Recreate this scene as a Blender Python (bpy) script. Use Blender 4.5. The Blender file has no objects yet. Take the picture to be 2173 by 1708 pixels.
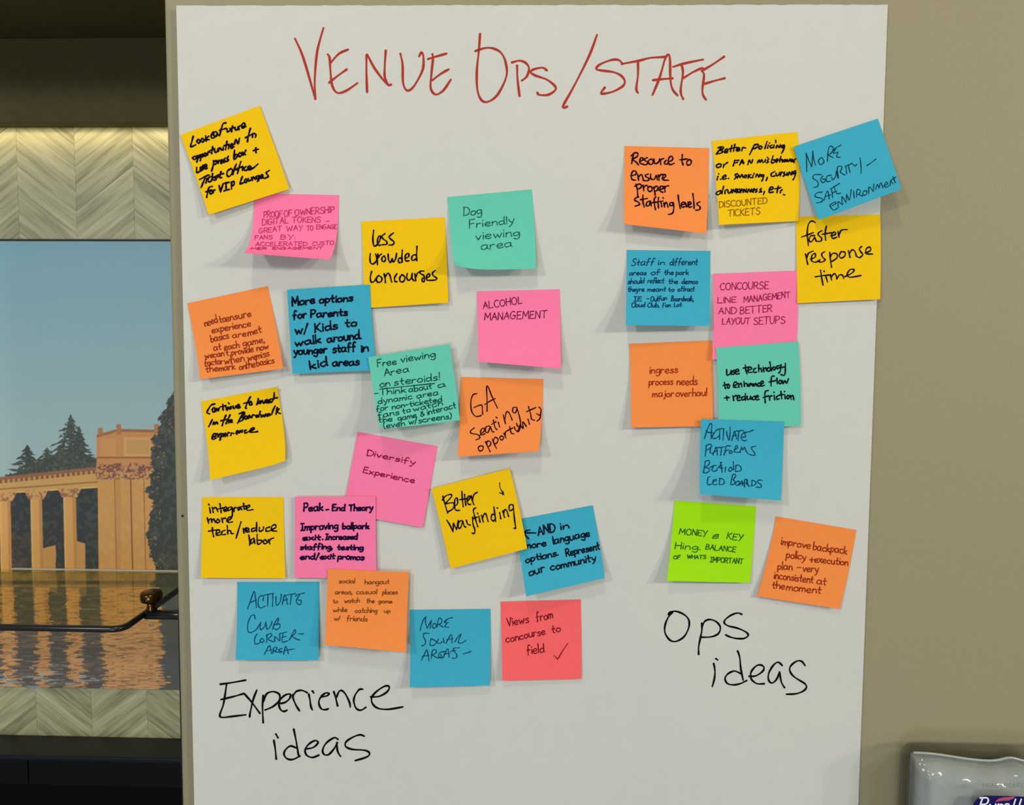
import bpy, bmesh, math, random
import numpy as np
from mathutils import Matrix, Vector

random.seed(4)
SC = bpy.context.scene
COL = SC.collection

# ------------------------------------------------------------------ camera
W, H, F = 2173.0, 1708.0, 1650.0
CAM_POS = Vector((0.0, -0.71, 1.45))
YAW, PITCH, ROLL = math.radians(1.7), math.radians(3.81), math.radians(0.36)
CAM_M = (Matrix.Rotation(YAW, 3, 'Z') @ Matrix.Rotation(math.pi / 2 - PITCH, 3, 'X')
         @ Matrix.Rotation(ROLL, 3, 'Z'))
cam_data = bpy.data.cameras.new('camera')
cam_data.sensor_fit = 'HORIZONTAL'
cam_data.sensor_width = 36.0
cam_data.lens = 36.0 * F / W
cam_data.clip_start = 0.01
cam = bpy.data.objects.new('camera', cam_data)
COL.objects.link(cam)
cam.matrix_world = Matrix.Translation(CAM_POS) @ CAM_M.to_4x4()
SC.camera = cam

# ------------------------------------------------------------------ exposure, world, lamps
SC.view_settings.view_transform = 'Standard'
SC.view_settings.look = 'None'
SC.view_settings.gamma = 1.0
SC.view_settings.use_curve_mapping = False
SC.view_settings.exposure = -0.12

world = bpy.data.worlds.new('room_light')
SC.world = world
world.use_nodes = True
wb = world.node_tree.nodes['Background']
wb.inputs['Color'].default_value = (0.93, 0.97, 1.0, 1)
wb.inputs['Strength'].default_value = 0.23


def lamp(name, loc, target, power, size, color, size_y=None):
    d = bpy.data.lights.new(name, 'AREA')
    d.energy = power
    d.color = color
    d.shape = 'RECTANGLE' if size_y else 'DISK'
    d.size = size
    if size_y:
        d.size_y = size_y
    o = bpy.data.objects.new(name, d)
    COL.objects.link(o)
    o.location = loc
    o.rotation_euler = (Vector(target) - Vector(loc)).to_track_quat('-Z', 'Y').to_euler()
    return o


AIM = (0.1, 0, 1.45)
lamp('ceiling_lamp', (3.3, -1.75, 2.25), AIM, 42, 0.30, (1.0, 0.91, 0.76))
lamp('ceiling_lamp', (3.0, -2.45, 2.45), AIM, 36, 0.30, (1.0, 0.93, 0.80))
lamp('ceiling_lamp', (-1.9, -2.6, 2.55), AIM, 27, 0.40, (0.97, 0.98, 0.96))
lamp('ceiling_lamp', (-0.2, -3.4, 2.7), AIM, 8, 0.60, (1.0, 0.96, 0.86))
lamp('top_fill', (-0.15, -0.95, 2.72), (-0.1, 0, 1.5), 6.0, 0.16, (1.0, 0.90, 0.70))  # fill lamp added to brighten the sheet towards its top
lamp('low_cool_fill', (-0.7, -3.0, 0.75), AIM, 22, 0.9, (0.72, 0.89, 1.0), 0.7)  # added low fill that cools the lower tones; no window is known there


# ------------------------------------------------------------------ geometry helpers
def ray(px, py):
    return CAM_M @ Vector(((px - W / 2) / F, -(py - H / 2) / F, -1.0))


def at(px, py, y=0.0):
    """point on the vertical plane at depth y seen at this place of the photo"""
    r = ray(px, py)
    return CAM_POS + r * ((y - CAM_POS.y) / r.y)


def at_z(px, py, z):
    r = ray(px, py)
    return CAM_POS + r * ((z - CAM_POS.z) / r.z)


def lin(c):
    return tuple(((v / 255.0) / 12.92 if v / 255.0 <= 0.04045 else ((v / 255.0 + 0.055) / 1.055) ** 2.4) for v in c)


def alb(c, e=0.95):
    return tuple(min(0.97, v / e) for v in lin(c)) + (1.0,)


def new_mat(name):
    m = bpy.data.materials.new(name)
    m.use_nodes = True
    return m, m.node_tree, m.node_tree.nodes['Principled BSDF']


def simple(name, color, rough=0.6, metal=0.0, spec=0.3, **kw):
    m, nt, b = new_mat(name)
    b.inputs['Base Color'].default_value = color if len(color) == 4 else tuple(color) + (1.0,)
    b.inputs['Roughness'].default_value = rough
    b.inputs['Metallic'].default_value = metal
    b.inputs['Specular IOR Level'].default_value = spec
    for k, v in kw.items():
        b.inputs[k.replace('_', ' ')].default_value = v
    return m


def grain(m, scale, amount, bump=0.0, dist=0.0005, detail=4):
    """fine mottling of colour and relief on a plain material"""
    nt = m.node_tree
    b = nt.nodes['Principled BSDF']
    tc = nt.nodes.new('ShaderNodeTexCoord')
    n = nt.nodes.new('ShaderNodeTexNoise')
    n.inputs['Scale'].default_value = scale
    n.inputs['Detail'].default_value = detail
    nt.links.new(tc.outputs['Object'], n.inputs['Vector'])
    if amount:
        base = b.inputs['Base Color'].default_value[:]
        r = nt.nodes.new('ShaderNodeValToRGB')
        r.color_ramp.elements[0].position = 0.3
        r.color_ramp.elements[1].position = 0.7
        r.color_ramp.elements[0].color = tuple(max(0, v * (1 - amount)) for v in base[:3]) + (1,)
        r.color_ramp.elements[1].color = tuple(min(0.98, v * (1 + amount)) for v in base[:3]) + (1,)
        nt.links.new(n.outputs['Fac'], r.inputs['Fac'])
        nt.links.new(r.outputs['Color'], b.inputs['Base Color'])
    if bump:
        bp = nt.nodes.new('ShaderNodeBump')
        bp.inputs['Strength'].default_value = bump
        bp.inputs['Distance'].default_value = dist
        nt.links.new(n.outputs['Fac'], bp.inputs['Height'])
        nt.links.new(bp.outputs['Normal'], b.inputs['Normal'])
    return m


def link_mesh(name, verts, faces, mat, parent=None, smooth=True, origin=None):
    me = bpy.data.meshes.new(name)
    o0 = Vector(origin) if origin is not None else Vector((0, 0, 0))
    me.from_pydata([tuple(Vector(v) - o0) for v in verts], [], faces)
    me.update()
    if smooth:
        me.polygons.foreach_set('use_smooth', [True] * len(me.polygons))
    if mat:
        me.materials.append(mat)
    o = bpy.data.objects.new(name, me)
    COL.objects.link(o)
    o.location = o0
    if parent:
        attach(o, parent)
    return o


def attach(o, parent):
    o.parent = parent
    o.matrix_parent_inverse = Matrix.Translation(-parent.location)


def bm_obj(name, bm, mat, parent=None, smooth=False):
    me = bpy.data.meshes.new(name)
    bmesh.ops.recalc_face_normals(bm, faces=bm.faces)
    bm.to_mesh(me)
    bm.free()
    if smooth:
        me.polygons.foreach_set('use_smooth', [True] * len(me.polygons))
    if mat:
        me.materials.append(mat)
    o = bpy.data.objects.new(name, me)
    COL.objects.link(o)
    if parent:
        attach(o, parent)
    return o


def bm_box(bm, lo, hi, bevel=0.0, seg=3):
    g = bmesh.ops.create_cube(bm, size=1.0)
    vs = g['verts']
    for v in vs:
        v.co = Vector([(lo[i] + hi[i]) / 2 + v.co[i] * (hi[i] - lo[i]) for i in range(3)])
    if bevel:
        es = list({e for v in vs for e in v.link_edges})
        bmesh.ops.bevel(bm, geom=es, offset=bevel, segments=seg, affect='EDGES', profile=0.5)
    return bm


def box(name, lo, hi, mat, parent=None, bevel=0.0, seg=3):
    bm = bmesh.new()
    bm_box(bm, lo, hi, bevel, seg)
    return bm_obj(name, bm, mat, parent)


def lathe(name, profile, axis_o, axis_d, mat, parent=None, n=32):
    """profile of (radius, height) spun about an axis"""
    d = Vector(axis_d).normalized()
    a = d.orthogonal().normalized()
    b = d.cross(a)
    vs, fs = [], []
    for r, h in profile:
        for k in range(n):
            t = 2 * math.pi * k / n
            vs.append(Vector(axis_o) + d * h + (a * math.cos(t) + b * math.sin(t)) * r)
    m = len(profile)
    for i in range(m - 1):
        for k in range(n):
            k2 = (k + 1) % n
            fs.append((i * n + k, i * n + k2, (i + 1) * n + k2, (i + 1) * n + k))
    fs.append(tuple(range(n - 1, -1, -1)))
    fs.append(tuple(range((m - 1) * n, m * n)))
    return link_mesh(name, vs, fs, mat, parent)


def tag(o, label=None, cat=None, group=None, kind=None):
    if label:
        o['label'] = label
    if cat:
        o['category'] = cat
    if group:
        o['group'] = group
    if kind:
        o['kind'] = kind
    return o


def empty(name, loc):
    o = bpy.data.objects.new(name, None)
    o.empty_display_size = 0.05
    o.location = loc
    COL.objects.link(o)
    return o


# ------------------------------------------------------------------ the setting
Y_BACK = 0.25                       # depth of the alcove behind the wall face
X_EDGE = at(367, 854).x             # left end of the wall

wall_mat = grain(simple('wall_paint', alb((149, 140, 112)), 0.55, spec=0.3), 420, 0.02, 0.35, 0.0006)
bm = bmesh.new()
bm_box(bm, (X_EDGE, 0.0, 0.0), (1.5, 0.5, 2.7))
es = [e for e in bm.edges if all(abs(v.co.x - X_EDGE) < 1e-6 and abs(v.co.y) < 1e-6 for v in e.verts)]
bmesh.ops.bevel(bm, geom=es, offset=0.003, segments=3, affect='EDGES', profile=0.5)
tag(bm_obj('wall_front', bm, wall_mat), kind='structure')


def chevron_material():
    m, nt, b = new_mat('chevron_wood')
    N, L = nt.nodes.new, nt.links.new
    px0 = at(33, 390, Y_BACK - 0.004).x
    period = (at(279, 390, Y_BACK).x - at(33, 390, Y_BACK).x)
    tc = N('ShaderNodeTexCoord')
    sep = N('ShaderNodeSeparateXYZ')
    L(tc.outputs['Object'], sep.inputs[0])

    def math_(op, a, c=None):
        n = N('ShaderNodeMath')
        n.operation = op
        for i, v in enumerate((a, c)):
            if v is None:
                continue
            if isinstance(v, (int, float)):
                n.inputs[i].default_value = v
            else:
                L(v, n.inputs[i])
        return n.outputs[0]
    xs = math_('SUBTRACT', sep.outputs['X'], px0 - period * 20)
    tri = math_('PINGPONG', xs, period / 2)
    cell = math_('FLOOR', math_('DIVIDE', xs, period / 2))
    c = math_('ADD', sep.outputs['Z'], math_('MULTIPLY', tri, 0.76))
    row = math_('FLOOR', math_('DIVIDE', c, 0.027))
    comb = N('ShaderNodeCombineXYZ')
    L(math_('MULTIPLY', c, 190.0), comb.inputs[0])
    L(math_('MULTIPLY', tri, 22.0), comb.inputs[1])
    L(math_('ADD', math_('MULTIPLY', cell, 7.3), math_('MULTIPLY', row, 3.1)), comb.inputs[2])
    n1 = N('ShaderNodeTexNoise')
    n1.inputs['Scale'].default_value = 0.55
    n1.inputs['Detail'].default_value = 5
    n1.inputs['Roughness'].default_value = 0.6
    L(comb.outputs[0], n1.inputs['Vector'])
    wn = N('ShaderNodeTexWhiteNoise')
    cw = N('ShaderNodeCombineXYZ')
    L(cell, cw.inputs[0])
    L(row, cw.inputs[1])
    L(cw.outputs[0], wn.inputs['Vector'])
    f = math_('ADD', n1.outputs['Fac'], math_('MULTIPLY', math_('SUBTRACT', wn.outputs['Value'], 0.5), 0.12))
    # thin dark seam between planks, another where the zigzag turns
    fr = math_('FRACT', math_('DIVIDE', c, 0.027))
    seam = math_('LESS_THAN', fr, 0.07)
    turn = math_('LESS_THAN', math_('MINIMUM', tri, math_('SUBTRACT', period / 2, tri)), 0.0006)
    dark = math_('MULTIPLY', math_('MAXIMUM', seam, turn), 0.09)
    f = math_('SUBTRACT', f, dark)
    r = N('ShaderNodeValToRGB')
    cr = r.color_ramp
    cr.elements[0].position = 0.28
    cr.elements[0].color = alb((130, 126, 94))
    cr.elements[1].position = 0.72
    cr.elements[1].color = alb((204, 199, 162))
    e = cr.elements.new(0.5)
    e.color = alb((176, 171, 134))
    L(f, r.inputs['Fac'])
    L(r.outputs['Color'], b.inputs['Base Color'])
    b.inputs['Roughness'].default_value = 0.5
    return m


tag(box('wall_back', (-1.6, Y_BACK, 0.0), (X_EDGE + 0.0, 0.5, 2.7), chevron_material()), kind='structure')
floor_mat = grain(simple('floor_tile', (0.22, 0.21, 0.19), 0.5), 30, 0.1)
tag(box('floor', (-1.6, -3.5, -0.06), (1.5, 0.5, 0.0), floor_mat), kind='structure')

# ------------------------------------------------------------------ overhead cabinet
dark_brown = grain(simple('dark_laminate', lin((84, 74, 44)), 0.6, spec=0.15), 90, 0.06)
zc = at(180, 270.5, Y_BACK - 0.001).z
cab = empty('overhead_cabinet', (-0.95, 0.04, zc))
lamp('under_cabinet_strip', (X_EDGE - 0.35, Y_BACK - 0.015, zc - 0.0012), (X_EDGE - 0.35, Y_BACK - 0.005, zc - 0.1), 0.16, 0.66, (1.0, 0.80, 0.34), 0.004)
tag(cab, 'dark brown overhead cabinet above the zigzag wood backsplash in the alcove', 'cabinet')
box('front_panel', (-1.6, Y_BACK - 0.020, zc), (X_EDGE - 0.001, Y_BACK - 0.0005, zc + 0.1), dark_brown, cab, 0.001)
box('shading_overhang', (-1.6, 0.0, zc + 0.1005), (X_EDGE - 0.001, Y_BACK - 0.0005, 2.6), dark_brown, cab, 0.0015)  # overhang added to shade the front panel towards its top
black_panel = simple('black_laminate', lin((3, 3, 3)), 0.5, spec=0.1)


# ------------------------------------------------------------------ mural
def vnoise(x, y, seed=0):
    def h(i, j):
        n = (i * 374761393 + j * 668265263 + seed * 1442695041) & 0x7fffffff
        n = ((n ^ (n >> 13)) * 1274126177) & 0x7fffffff
        return ((n ^ (n >> 16)) & 0xffff) / 65535.0
    xi, yi = np.floor(x).astype(np.int64), np.floor(y).astype(np.int64)
    fx, fy = x - xi, y - yi
    fx, fy = fx * fx * (3 - 2 * fx), fy * fy * (3 - 2 * fy)
    return ((h(xi, yi) * (1 - fx) + h(xi + 1, yi) * fx) * (1 - fy)
            + (h(xi, yi + 1) * (1 - fx) + h(xi + 1, yi + 1) * fx) * fy)


def fbm(x, y, seed=0, o=4):
    s, a, t = 0, 0.5, 0
    for k in range(o):
        s = s + a * vnoise(x * 2 ** k, y * 2 ** k, seed + k)
        t += a
        a *= 0.55
    return s / t


def paint(X, Y):
    """printed picture: an ochre colonnade among dark trees, mirrored in a pond"""
    C = np.zeros(X.shape + (3,))

    def put(mask, col, k=1.0):
        col = np.asarray(col, float)
        m = np.clip(mask.astype(float) * k, 0, 1)[..., None]
        C[:] = C * (1 - m) + col * m

    def ss(a, b, v):
        t = np.clip((v - a) / (b - a), 0, 1)
        return t * t * (3 - 2 * t)

    t = np.clip((Y - 510) / 420, 0, 1)[..., None]
    C[:] = np.array((118, 160, 176)) * (1 - t) + np.array((158, 182, 184)) * t
    n1 = fbm(X / 9, Y / 9, 1)
    n2 = fbm(X / 4, Y / 4, 7)
    big = fbm(X / 34, Y / 34, 11)

    def conifer(cx, apex, slope, base, seed, col, step=13.0):
        d = Y - apex
        ph = (d / step + 0.35 * np.sin(X / 11.0 + seed)) % 1.0
        half = slope * d * (0.45 + 0.75 * ph) * (0.65 + 0.7 * fbm(X / 20, Y / 7, seed, 3))
        m = (np.abs(X - cx) < np.maximum(half, 0) + 1.2 * (d > 0)) & (d > 0) & (Y < base)
        holes = fbm(X / 5, Y / 3.5, seed + 5, 3) > 0.66
        m &= ~(holes & (np.abs(X - cx) > 4))
        put(m, col)
        put(m & (n2 > 0.55), (86, 92, 84), 0.7)

    conifer(150, 880, 0.52, 1020, 21, (64, 72, 66))
    conifer(168, 905, 0.40, 1020, 25, (62, 70, 64))
    conifer(58, 944, 0.66, 1030, 33, (60, 68, 64))
    conifer(100, 950, 0.80, 1030, 37, (66, 74, 66))
    mass = np.interp(X, [-40, 10, 40, 70, 100, 135, 170, 205], [1020, 1006, 996, 984, 962, 948, 956, 972])
    m = (Y > mass + 16 - 20 * big + 26 * (n1 - 0.5)) & (Y < 1030) & (X < 215)
    put(m, (64, 72, 64))
    put(m & (n2 > 0.55), (92, 98, 82), 0.7)
    # shade between the columns
    put((Y > 1030) & (Y < 1216), (52, 55, 56))
    put((Y > 1030) & (Y < 1216) & (n1 > 0.56), (72, 76, 68), 0.7)
    put((Y > 1130) & (Y < 1216) & (X > 22) & (X < 62) & (n2 > 0.5), (104, 76, 70), 0.5)
    # low walls seen through the colonnade
    put((X > 90) & (X < 117 + 3 * n1) & (Y > 1161 - 0.25 * (X - 100)) & (Y < 1212), (196, 144, 84))
    put((X > 160) & (X < 181) & (Y > 1150 + 0.3 * (X - 170)) & (Y < 1212), (198, 146, 84))
    # beam over the columns
    top = 1012 - 0.105 * X
    bot = 1048 - 0.062 * X
    beam = (Y > top) & (Y < bot) & (X < 214)
    put(beam, (206, 158, 92))
    put(beam & (Y < top + 7), (150, 98, 72))
    dent = (Y > top + 7) & (Y < top + 14)
    put(beam & dent & ((X + 2 * n1) % 11 < 5), (112, 74, 52), 0.85)
    put(beam & dent & ((X + 2 * n1) % 11 >= 5), (196, 142, 84))
    put(beam & (np.abs(Y - (top + 0.72 * (bot - top))) < 1.6), (158, 112, 62))
    put(beam & (Y > bot - 3), (226, 178, 108))
    # columns
    for x0, x1 in ((-138, -113), (-70, -45), (-2, 22), (64, 89), (134, 161)):
        cap_y = 1048 - 0.062 * (x0 + x1) / 2
        c = (x0 + x1) / 2
        lean = (Y - 1050) * 0.022
        s = (X > x0 + lean) & (X < x1 + lean) & (Y > cap_y) & (Y < 1214)
        u = (X - x0 - lean) / (x1 - x0)
        put(s, (214, 158, 90))
        put(s & (u > 0.72), (186, 130, 72), 0.8)
        put(s & (u < 0.16), (222, 174, 104), 0.8)
        cp = (np.abs(X - c) < 15 + (cap_y + 20 - Y) * 0.45) & (Y > cap_y - 3) & (Y < cap_y + 16)
        put(cp, (208, 156, 96))
        put(cp & (n2 > 0.54), (140, 92, 64), 0.8)
    # pier and attic block
    pier = (X > 207 + (Y - 1010) * 0.012) & (X < 330) & (Y > 1000) & (Y < 1214)
    put(pier, (206, 150, 86))
    put(pier & (n1 > 0.56), (212, 158, 92), 0.6)
    for xl, wdt in ((243, 2.2), (277, 3.0), (305, 1.6)):
        put(pier & (np.abs(X - xl - (Y - 1010) * 0.022) < wdt / 2) & (Y > 1015), (128, 82, 46), 0.9)
    put(pier & (X > 243) & (X < 256), (190, 134, 76), 0.5)
    attic_top = np.where(X < 250, 922 - 0.28 * (X - 207), 910 + 0.02 * (X - 250)) + 1.5 * (n2 - 0.5)
    attic = (X > 205) & (X < 338 - (Y - 910) * 0.16) & (Y > attic_top) & (Y < 1002)
    put(attic, (200, 140, 84))
    put(attic & (Y < attic_top + 6), (160, 104, 66))
    put(attic & (X > 262) & (X < 322) & (Y > 928) & (Y < 968), (212, 160, 100))
    put(attic & (X > 268) & (X < 318) & (Y > 933) & (Y < 963), (202, 150, 92))
    put(attic & (X > 214) & (X < 246) & (Y > 930) & (Y < 968), (206, 148, 90))
    put(attic & (np.abs(Y - 971) < 1.6), (150, 96, 60))
    for fx in (213, 252, 332):
        put((np.abs(X - fx) < 5) & (Y > 900 + 4 * (fx == 213) * 2) & (Y < 922), (178, 118, 74))
    cap = (X > 203) & (X < 326) & (Y > 983) & (Y < 1017)
    put(cap & (n2 > 0.42), (196, 140, 96))
    put(cap & (n2 > 0.55), (120, 72, 62), 0.9)
    # dark tree on the right
    edge = np.interp(Y, [865, 885, 905, 930, 960, 1000, 1040, 1090, 1140, 1180, 1216],
                     [352, 344, 338, 326, 326, 322, 316, 322, 312, 322, 336])
    edge = edge + 26 * (fbm(X / 14, Y / 9, 55) - 0.5) + 8 * (n2 - 0.5)
    tr = (X > edge) & (Y > np.interp(X, [335, 350, 362, 400, 450], [876, 866, 840, 778, 760]) + 10 - 22 * n1) & (Y < 1218)
    put(tr, (56, 62, 58))
    put(tr & (n1 > 0.54), (74, 82, 74), 0.8)
    put(tr & (n2 > 0.70) & (X < edge + 22), (176, 124, 82), 0.9)
    # bank and pond
    put(Y >= 1213, (150, 124, 74))
    put((Y >= 1213) & (n1 > 0.52), (124, 100, 62), 0.8)
    put((Y >= 1232) & (Y < 1240), (78, 68, 48))
    put((Y >= 1216) & (X > 330), (62, 66, 62))
    amp = np.clip((Y - 1246) / 200, 0, 1)
    rip = (fbm(X / 40, Y / 4.5, 71, 3) - 0.5) * (8 + 46 * amp) + (fbm(X / 9, Y / 1.7, 77, 3) - 0.5) * (4 + 22 * amp)
    xr = X + rip - (Y - 1250) * 0.03
    wat = Y >= 1246
    put(wat, (88, 82, 78))
    put(wat & (fbm(X / 30, Y / 2.8, 91, 3) > 0.52), (118, 102, 92), 0.8)
    for x0, x1 in ((-148, -118), (-80, -50), (-2, 30), (74, 104), (142, 170), (214, 338)):
        mw = wat & (xr > x0) & (xr < x1)
        put(mw, (204, 150, 98))
        put(mw & (fbm(X / 14, Y / 2.0, 95, 3) > 0.58), (176, 122, 80), 0.8)
    put(wat & (xr > 342), (82, 86, 84))
    band = np.clip(1 - np.abs(Y - 1440) / 30, 0, 1)
    put(wat & (fbm(X / 22, Y / 2.6, 99, 3) > 0.80 - 0.24 * band) & (X < 215 + 60 * (n1 - 0.5)), (150, 170, 184), 0.85)
    put(wat & (fbm(X / 20, Y / 1.8, 103, 3) > 0.68 - 0.06 * band), (92, 76, 66), 0.7)
    return np.clip(C, 0, 255)


yM = Y_BACK - 0.008
z_top, z_bot = at(180, 512, yM).z, at(180, 1460, yM).z
x_l, x_r = at(-150, 900, yM).x, X_EDGE - 0.0015
mural = empty('picture_panel', ((x_l + x_r) / 2, yM, z_bot))
tag(mural, 'wide colour print of an ochre colonnade by a pond, mounted on the alcove backsplash', 'picture')
black_edge = simple('panel_edge', lin((28, 26, 22)), 0.5)
box('backing_board', (x_l, yM + 0.0004, z_bot), (x_r, Y_BACK - 0.0003, z_top + 0.0026), black_edge, mural)
step = 0.00072
xa = x_l
nx, nz = int((x_r - xa) / step), int((z_top - z_bot) / step)
gx, gz = np.linspace(xa, x_r, nx), np.linspace(z_bot, z_top, nz)
GX, GZ = np.meshgrid(gx, gz)
Rm = np.array(CAM_M)
P = np.stack([GX - CAM_POS.x, np.full_like(GX, yM - CAM_POS.y), GZ - CAM_POS.z], -1) @ Rm
PX, PY = W / 2 + F * P[..., 0] / -P[..., 2], H / 2 - F * P[..., 1] / -P[..., 2]
rgb = sum(paint(PX + ox_, PY + oy_) for ox_, oy_ in ((-.45, -.2), (.2, -.45), (.45, .2), (-.2, .45))) / 4 / 255.0
rgb = np.where(rgb <= 0.04045, rgb / 12.92, ((rgb + 0.055) / 1.055) ** 2.4) * 1.2 + 0.015
me = bpy.data.meshes.new('print')
vs = np.stack([GX, np.full_like(GX, yM), GZ], -1).reshape(-1, 3)
idx = np.arange(nx * nz).reshape(nz, nx)
fs = np.stack([idx[:-1, :-1], idx[:-1, 1:], idx[1:, 1:], idx[1:, :-1]], -1).reshape(-1, 4)
me.vertices.add(len(vs))
me.vertices.foreach_set('co', vs.astype(np.float32).ravel())
me.loops.add(fs.size)
me.loops.foreach_set('vertex_index', fs.astype(np.int32).ravel())
me.polygons.add(len(fs))
me.polygons.foreach_set('loop_start', np.arange(0, fs.size, 4, dtype=np.int32))
me.update(calc_edges=True)
ca = me.color_attributes.new('ink', 'FLOAT_COLOR', 'POINT')
ca.data.foreach_set('color', np.concatenate([rgb.reshape(-1, 3), np.ones((nx * nz, 1))], 1).astype(np.float32).ravel())
pm, nt, b = new_mat('photo_print')
a = nt.nodes.new('ShaderNodeAttribute')
a.attribute_name = 'ink'
nt.links.new(a.outputs['Color'], b.inputs['Base Color'])
b.inputs['Roughness'].default_value = 0.45
b.inputs['Specular IOR Level'].default_value = 0.25
me.materials.append(pm)
pr = bpy.data.objects.new('print', me)
COL.objects.link(pr)
attach(pr, mural)

# ------------------------------------------------------------------ drinks ledge below the picture
black_gloss = simple('black_ledge_gloss', lin((17, 22, 30)), 0.38, spec=0.3)
black_matt = simple('black_front', lin((7, 7, 7)), 0.35, spec=0.2)
zl = at(180, 1562, Y_BACK - 0.001).z
yl = at_z(180, 1606, zl).y
ledge = empty('drinks_ledge', (-0.95, yl, zl))
tag(ledge, 'glossy black ledge running under the picture at the foot of the backsplash', 'counter')
box('ledge_top', (-1.6, yl, zl - 0.006), (X_EDGE - 0.001, Y_BACK - 0.0005, zl), black_gloss, ledge, 0.0015, 3)
z_front = at(180, 1668, yl + 0.004).z
xs = at(55, 1640, yl).x
box('front_panel', (xs + 0.0006, yl + 0.004, z_front), (X_EDGE - 0.001, Y_BACK - 0.0005, zl - 0.007), black_matt, ledge, 0.001)
box('front_panel', (-1.6, yl + 0.004, z_front), (xs - 0.0006, Y_BACK - 0.0005, zl - 0.007), black_matt, ledge, 0.001)
box('base', (-1.6, yl + 0.02, 0.0), (X_EDGE - 0.001, Y_BACK - 0.0005, z_front - 0.0012), black_panel, ledge, 0.001)

# ------------------------------------------------------------------ glass shelf, its bracket and clamp knob
y_far = yM - 0.004
zs = at(300, 1212, y_far).z
y_near = at_z(150, 1326, zs).y
xe = at_z(330, 1280, zs).x


def thin_clear(name, tint, rough=0.0, ior=1.5, gloss=1.0):
    """thin sheet: tinted see-through with a mirror reflection that grows at a slant"""
    m = bpy.data.materials.new(name)
    m.use_nodes = True
    nt = m.node_tree
    nt.nodes.remove(nt.nodes['Principled BSDF'])
    t = nt.nodes.new('ShaderNodeBsdfTransparent')
    t.inputs['Color'].default_value = tuple(tint) + (1,)
    g = nt.nodes.new('ShaderNodeBsdfGlossy')
    g.inputs['Roughness'].default_value = rough
    g.inputs['Color'].default_value = (gloss, gloss, gloss, 1)
    f = nt.nodes.new('ShaderNodeFresnel')
    f.inputs['IOR'].default_value = ior
    mx = nt.nodes.new('ShaderNodeMixShader')
    geo = nt.nodes.new('ShaderNodeNewGeometry')      # the far side of the sheet adds no second mirror
    inv = nt.nodes.new('ShaderNodeMath')
    inv.operation = 'SUBTRACT'
    inv.inputs[0].default_value = 1.0
    nt.links.new(geo.outputs['Backfacing'], inv.inputs[1])
    mul = nt.nodes.new('ShaderNodeMath')
    mul.operation = 'MULTIPLY'
    nt.links.new(f.outputs[0], mul.inputs[0])
    nt.links.new(inv.outputs[0], mul.inputs[1])
    nt.links.new(mul.outputs[0], mx.inputs[0])
    nt.links.new(t.outputs[0], mx.inputs[1])
    nt.links.new(g.outputs[0], mx.inputs[2])
    nt.links.new(mx.outputs[0], nt.nodes['Material Output'].inputs['Surface'])
    return m


glass = thin_clear('amber_glass', (0.95, 0.91, 0.66), gloss=0.9)
shelf = empty('glass_shelf', (-0.7, y_near, zs))
tag(shelf, 'amber tinted glass shelf with dark rounded edge in front of the picture', 'shelf')
rc = 0.010
out = [(-0.93, y_far), (-0.93, y_near)]
for k in range(9):
    t = -math.pi / 2 + k * math.pi / 16
    out.append((xe - rc + rc * math.cos(t), y_near + rc + rc * math.sin(t)))
out.append((xe - 0.004, y_far))
th = 0.006
n = len(out)
vs = [(x, y, zs - th) for x, y in out] + [(x, y, zs) for x, y in out]
fs = [tuple(range(n - 1, -1, -1)), tuple(range(n, 2 * n))] + [(i, (i + 1) % n, n + (i + 1) % n, n + i) for i in range(n)]
link_mesh('glass_plate', vs, fs, glass, shelf, smooth=False)


def tube(name, pts, r, mat, parent=None, n=14):
    pts = [Vector(p) for p in pts]
    vs, fs = [], []
    for i, p in enumerate(pts):
        d = (pts[min(i + 1, len(pts) - 1)] - pts[max(i - 1, 0)]).normalized()
        up = Vector((0, 0, 1)) if abs(d.z) < 0.9 else Vector((1, 0, 0))
        s = d.cross(up).normalized()
        u = s.cross(d)
        for k in range(n):
            t = 2 * math.pi * k / n
            vs.append(p + (s * math.cos(t) + u * math.sin(t)) * r)
    for i in range(len(pts) - 1):
        for k in range(n):
            fs.append((i * n + k, i * n + (k + 1) % n, (i + 1) * n + (k + 1) % n, (i + 1) * n + k))
    fs.append(tuple(range(n - 1, -1, -1)))
    fs.append(tuple(range(len(vs) - n, len(vs))))
    return link_mesh(name, vs, fs, mat, parent)


black_metal = simple('black_metal', (0.012, 0.012, 0.013), 0.25, spec=0.5)
rim = [(-0.93, y_near - 0.0015, zs - 0.003)] + [
    (xe - rc + (rc + 0.0015) * math.cos(-math.pi / 2 + k * math.pi / 16),
     y_near + rc + (rc + 0.0015) * math.sin(-math.pi / 2 + k * math.pi / 16), zs - 0.003) for k in range(9)]
rim.append((xe - 0.0025, y_far, zs - 0.003))
tube('rim', rim, 0.0034, black_metal, shelf)
edge_glint_mat = simple('edge_glint_pale', lin((214, 212, 196)), 0.3)  # pale strip painted in for the highlight on the glass's back edge
box('edge_glint', (at(25, 1210, y_far).x, y_far - 0.001, zs + 0.0002), (X_EDGE - 0.003, yM - 0.0005, zs + 0.0012), edge_glint_mat, shelf)

bronze = simple('dark_bronze', (0.11, 0.06, 0.017), 0.22, metal=1.0)
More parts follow.
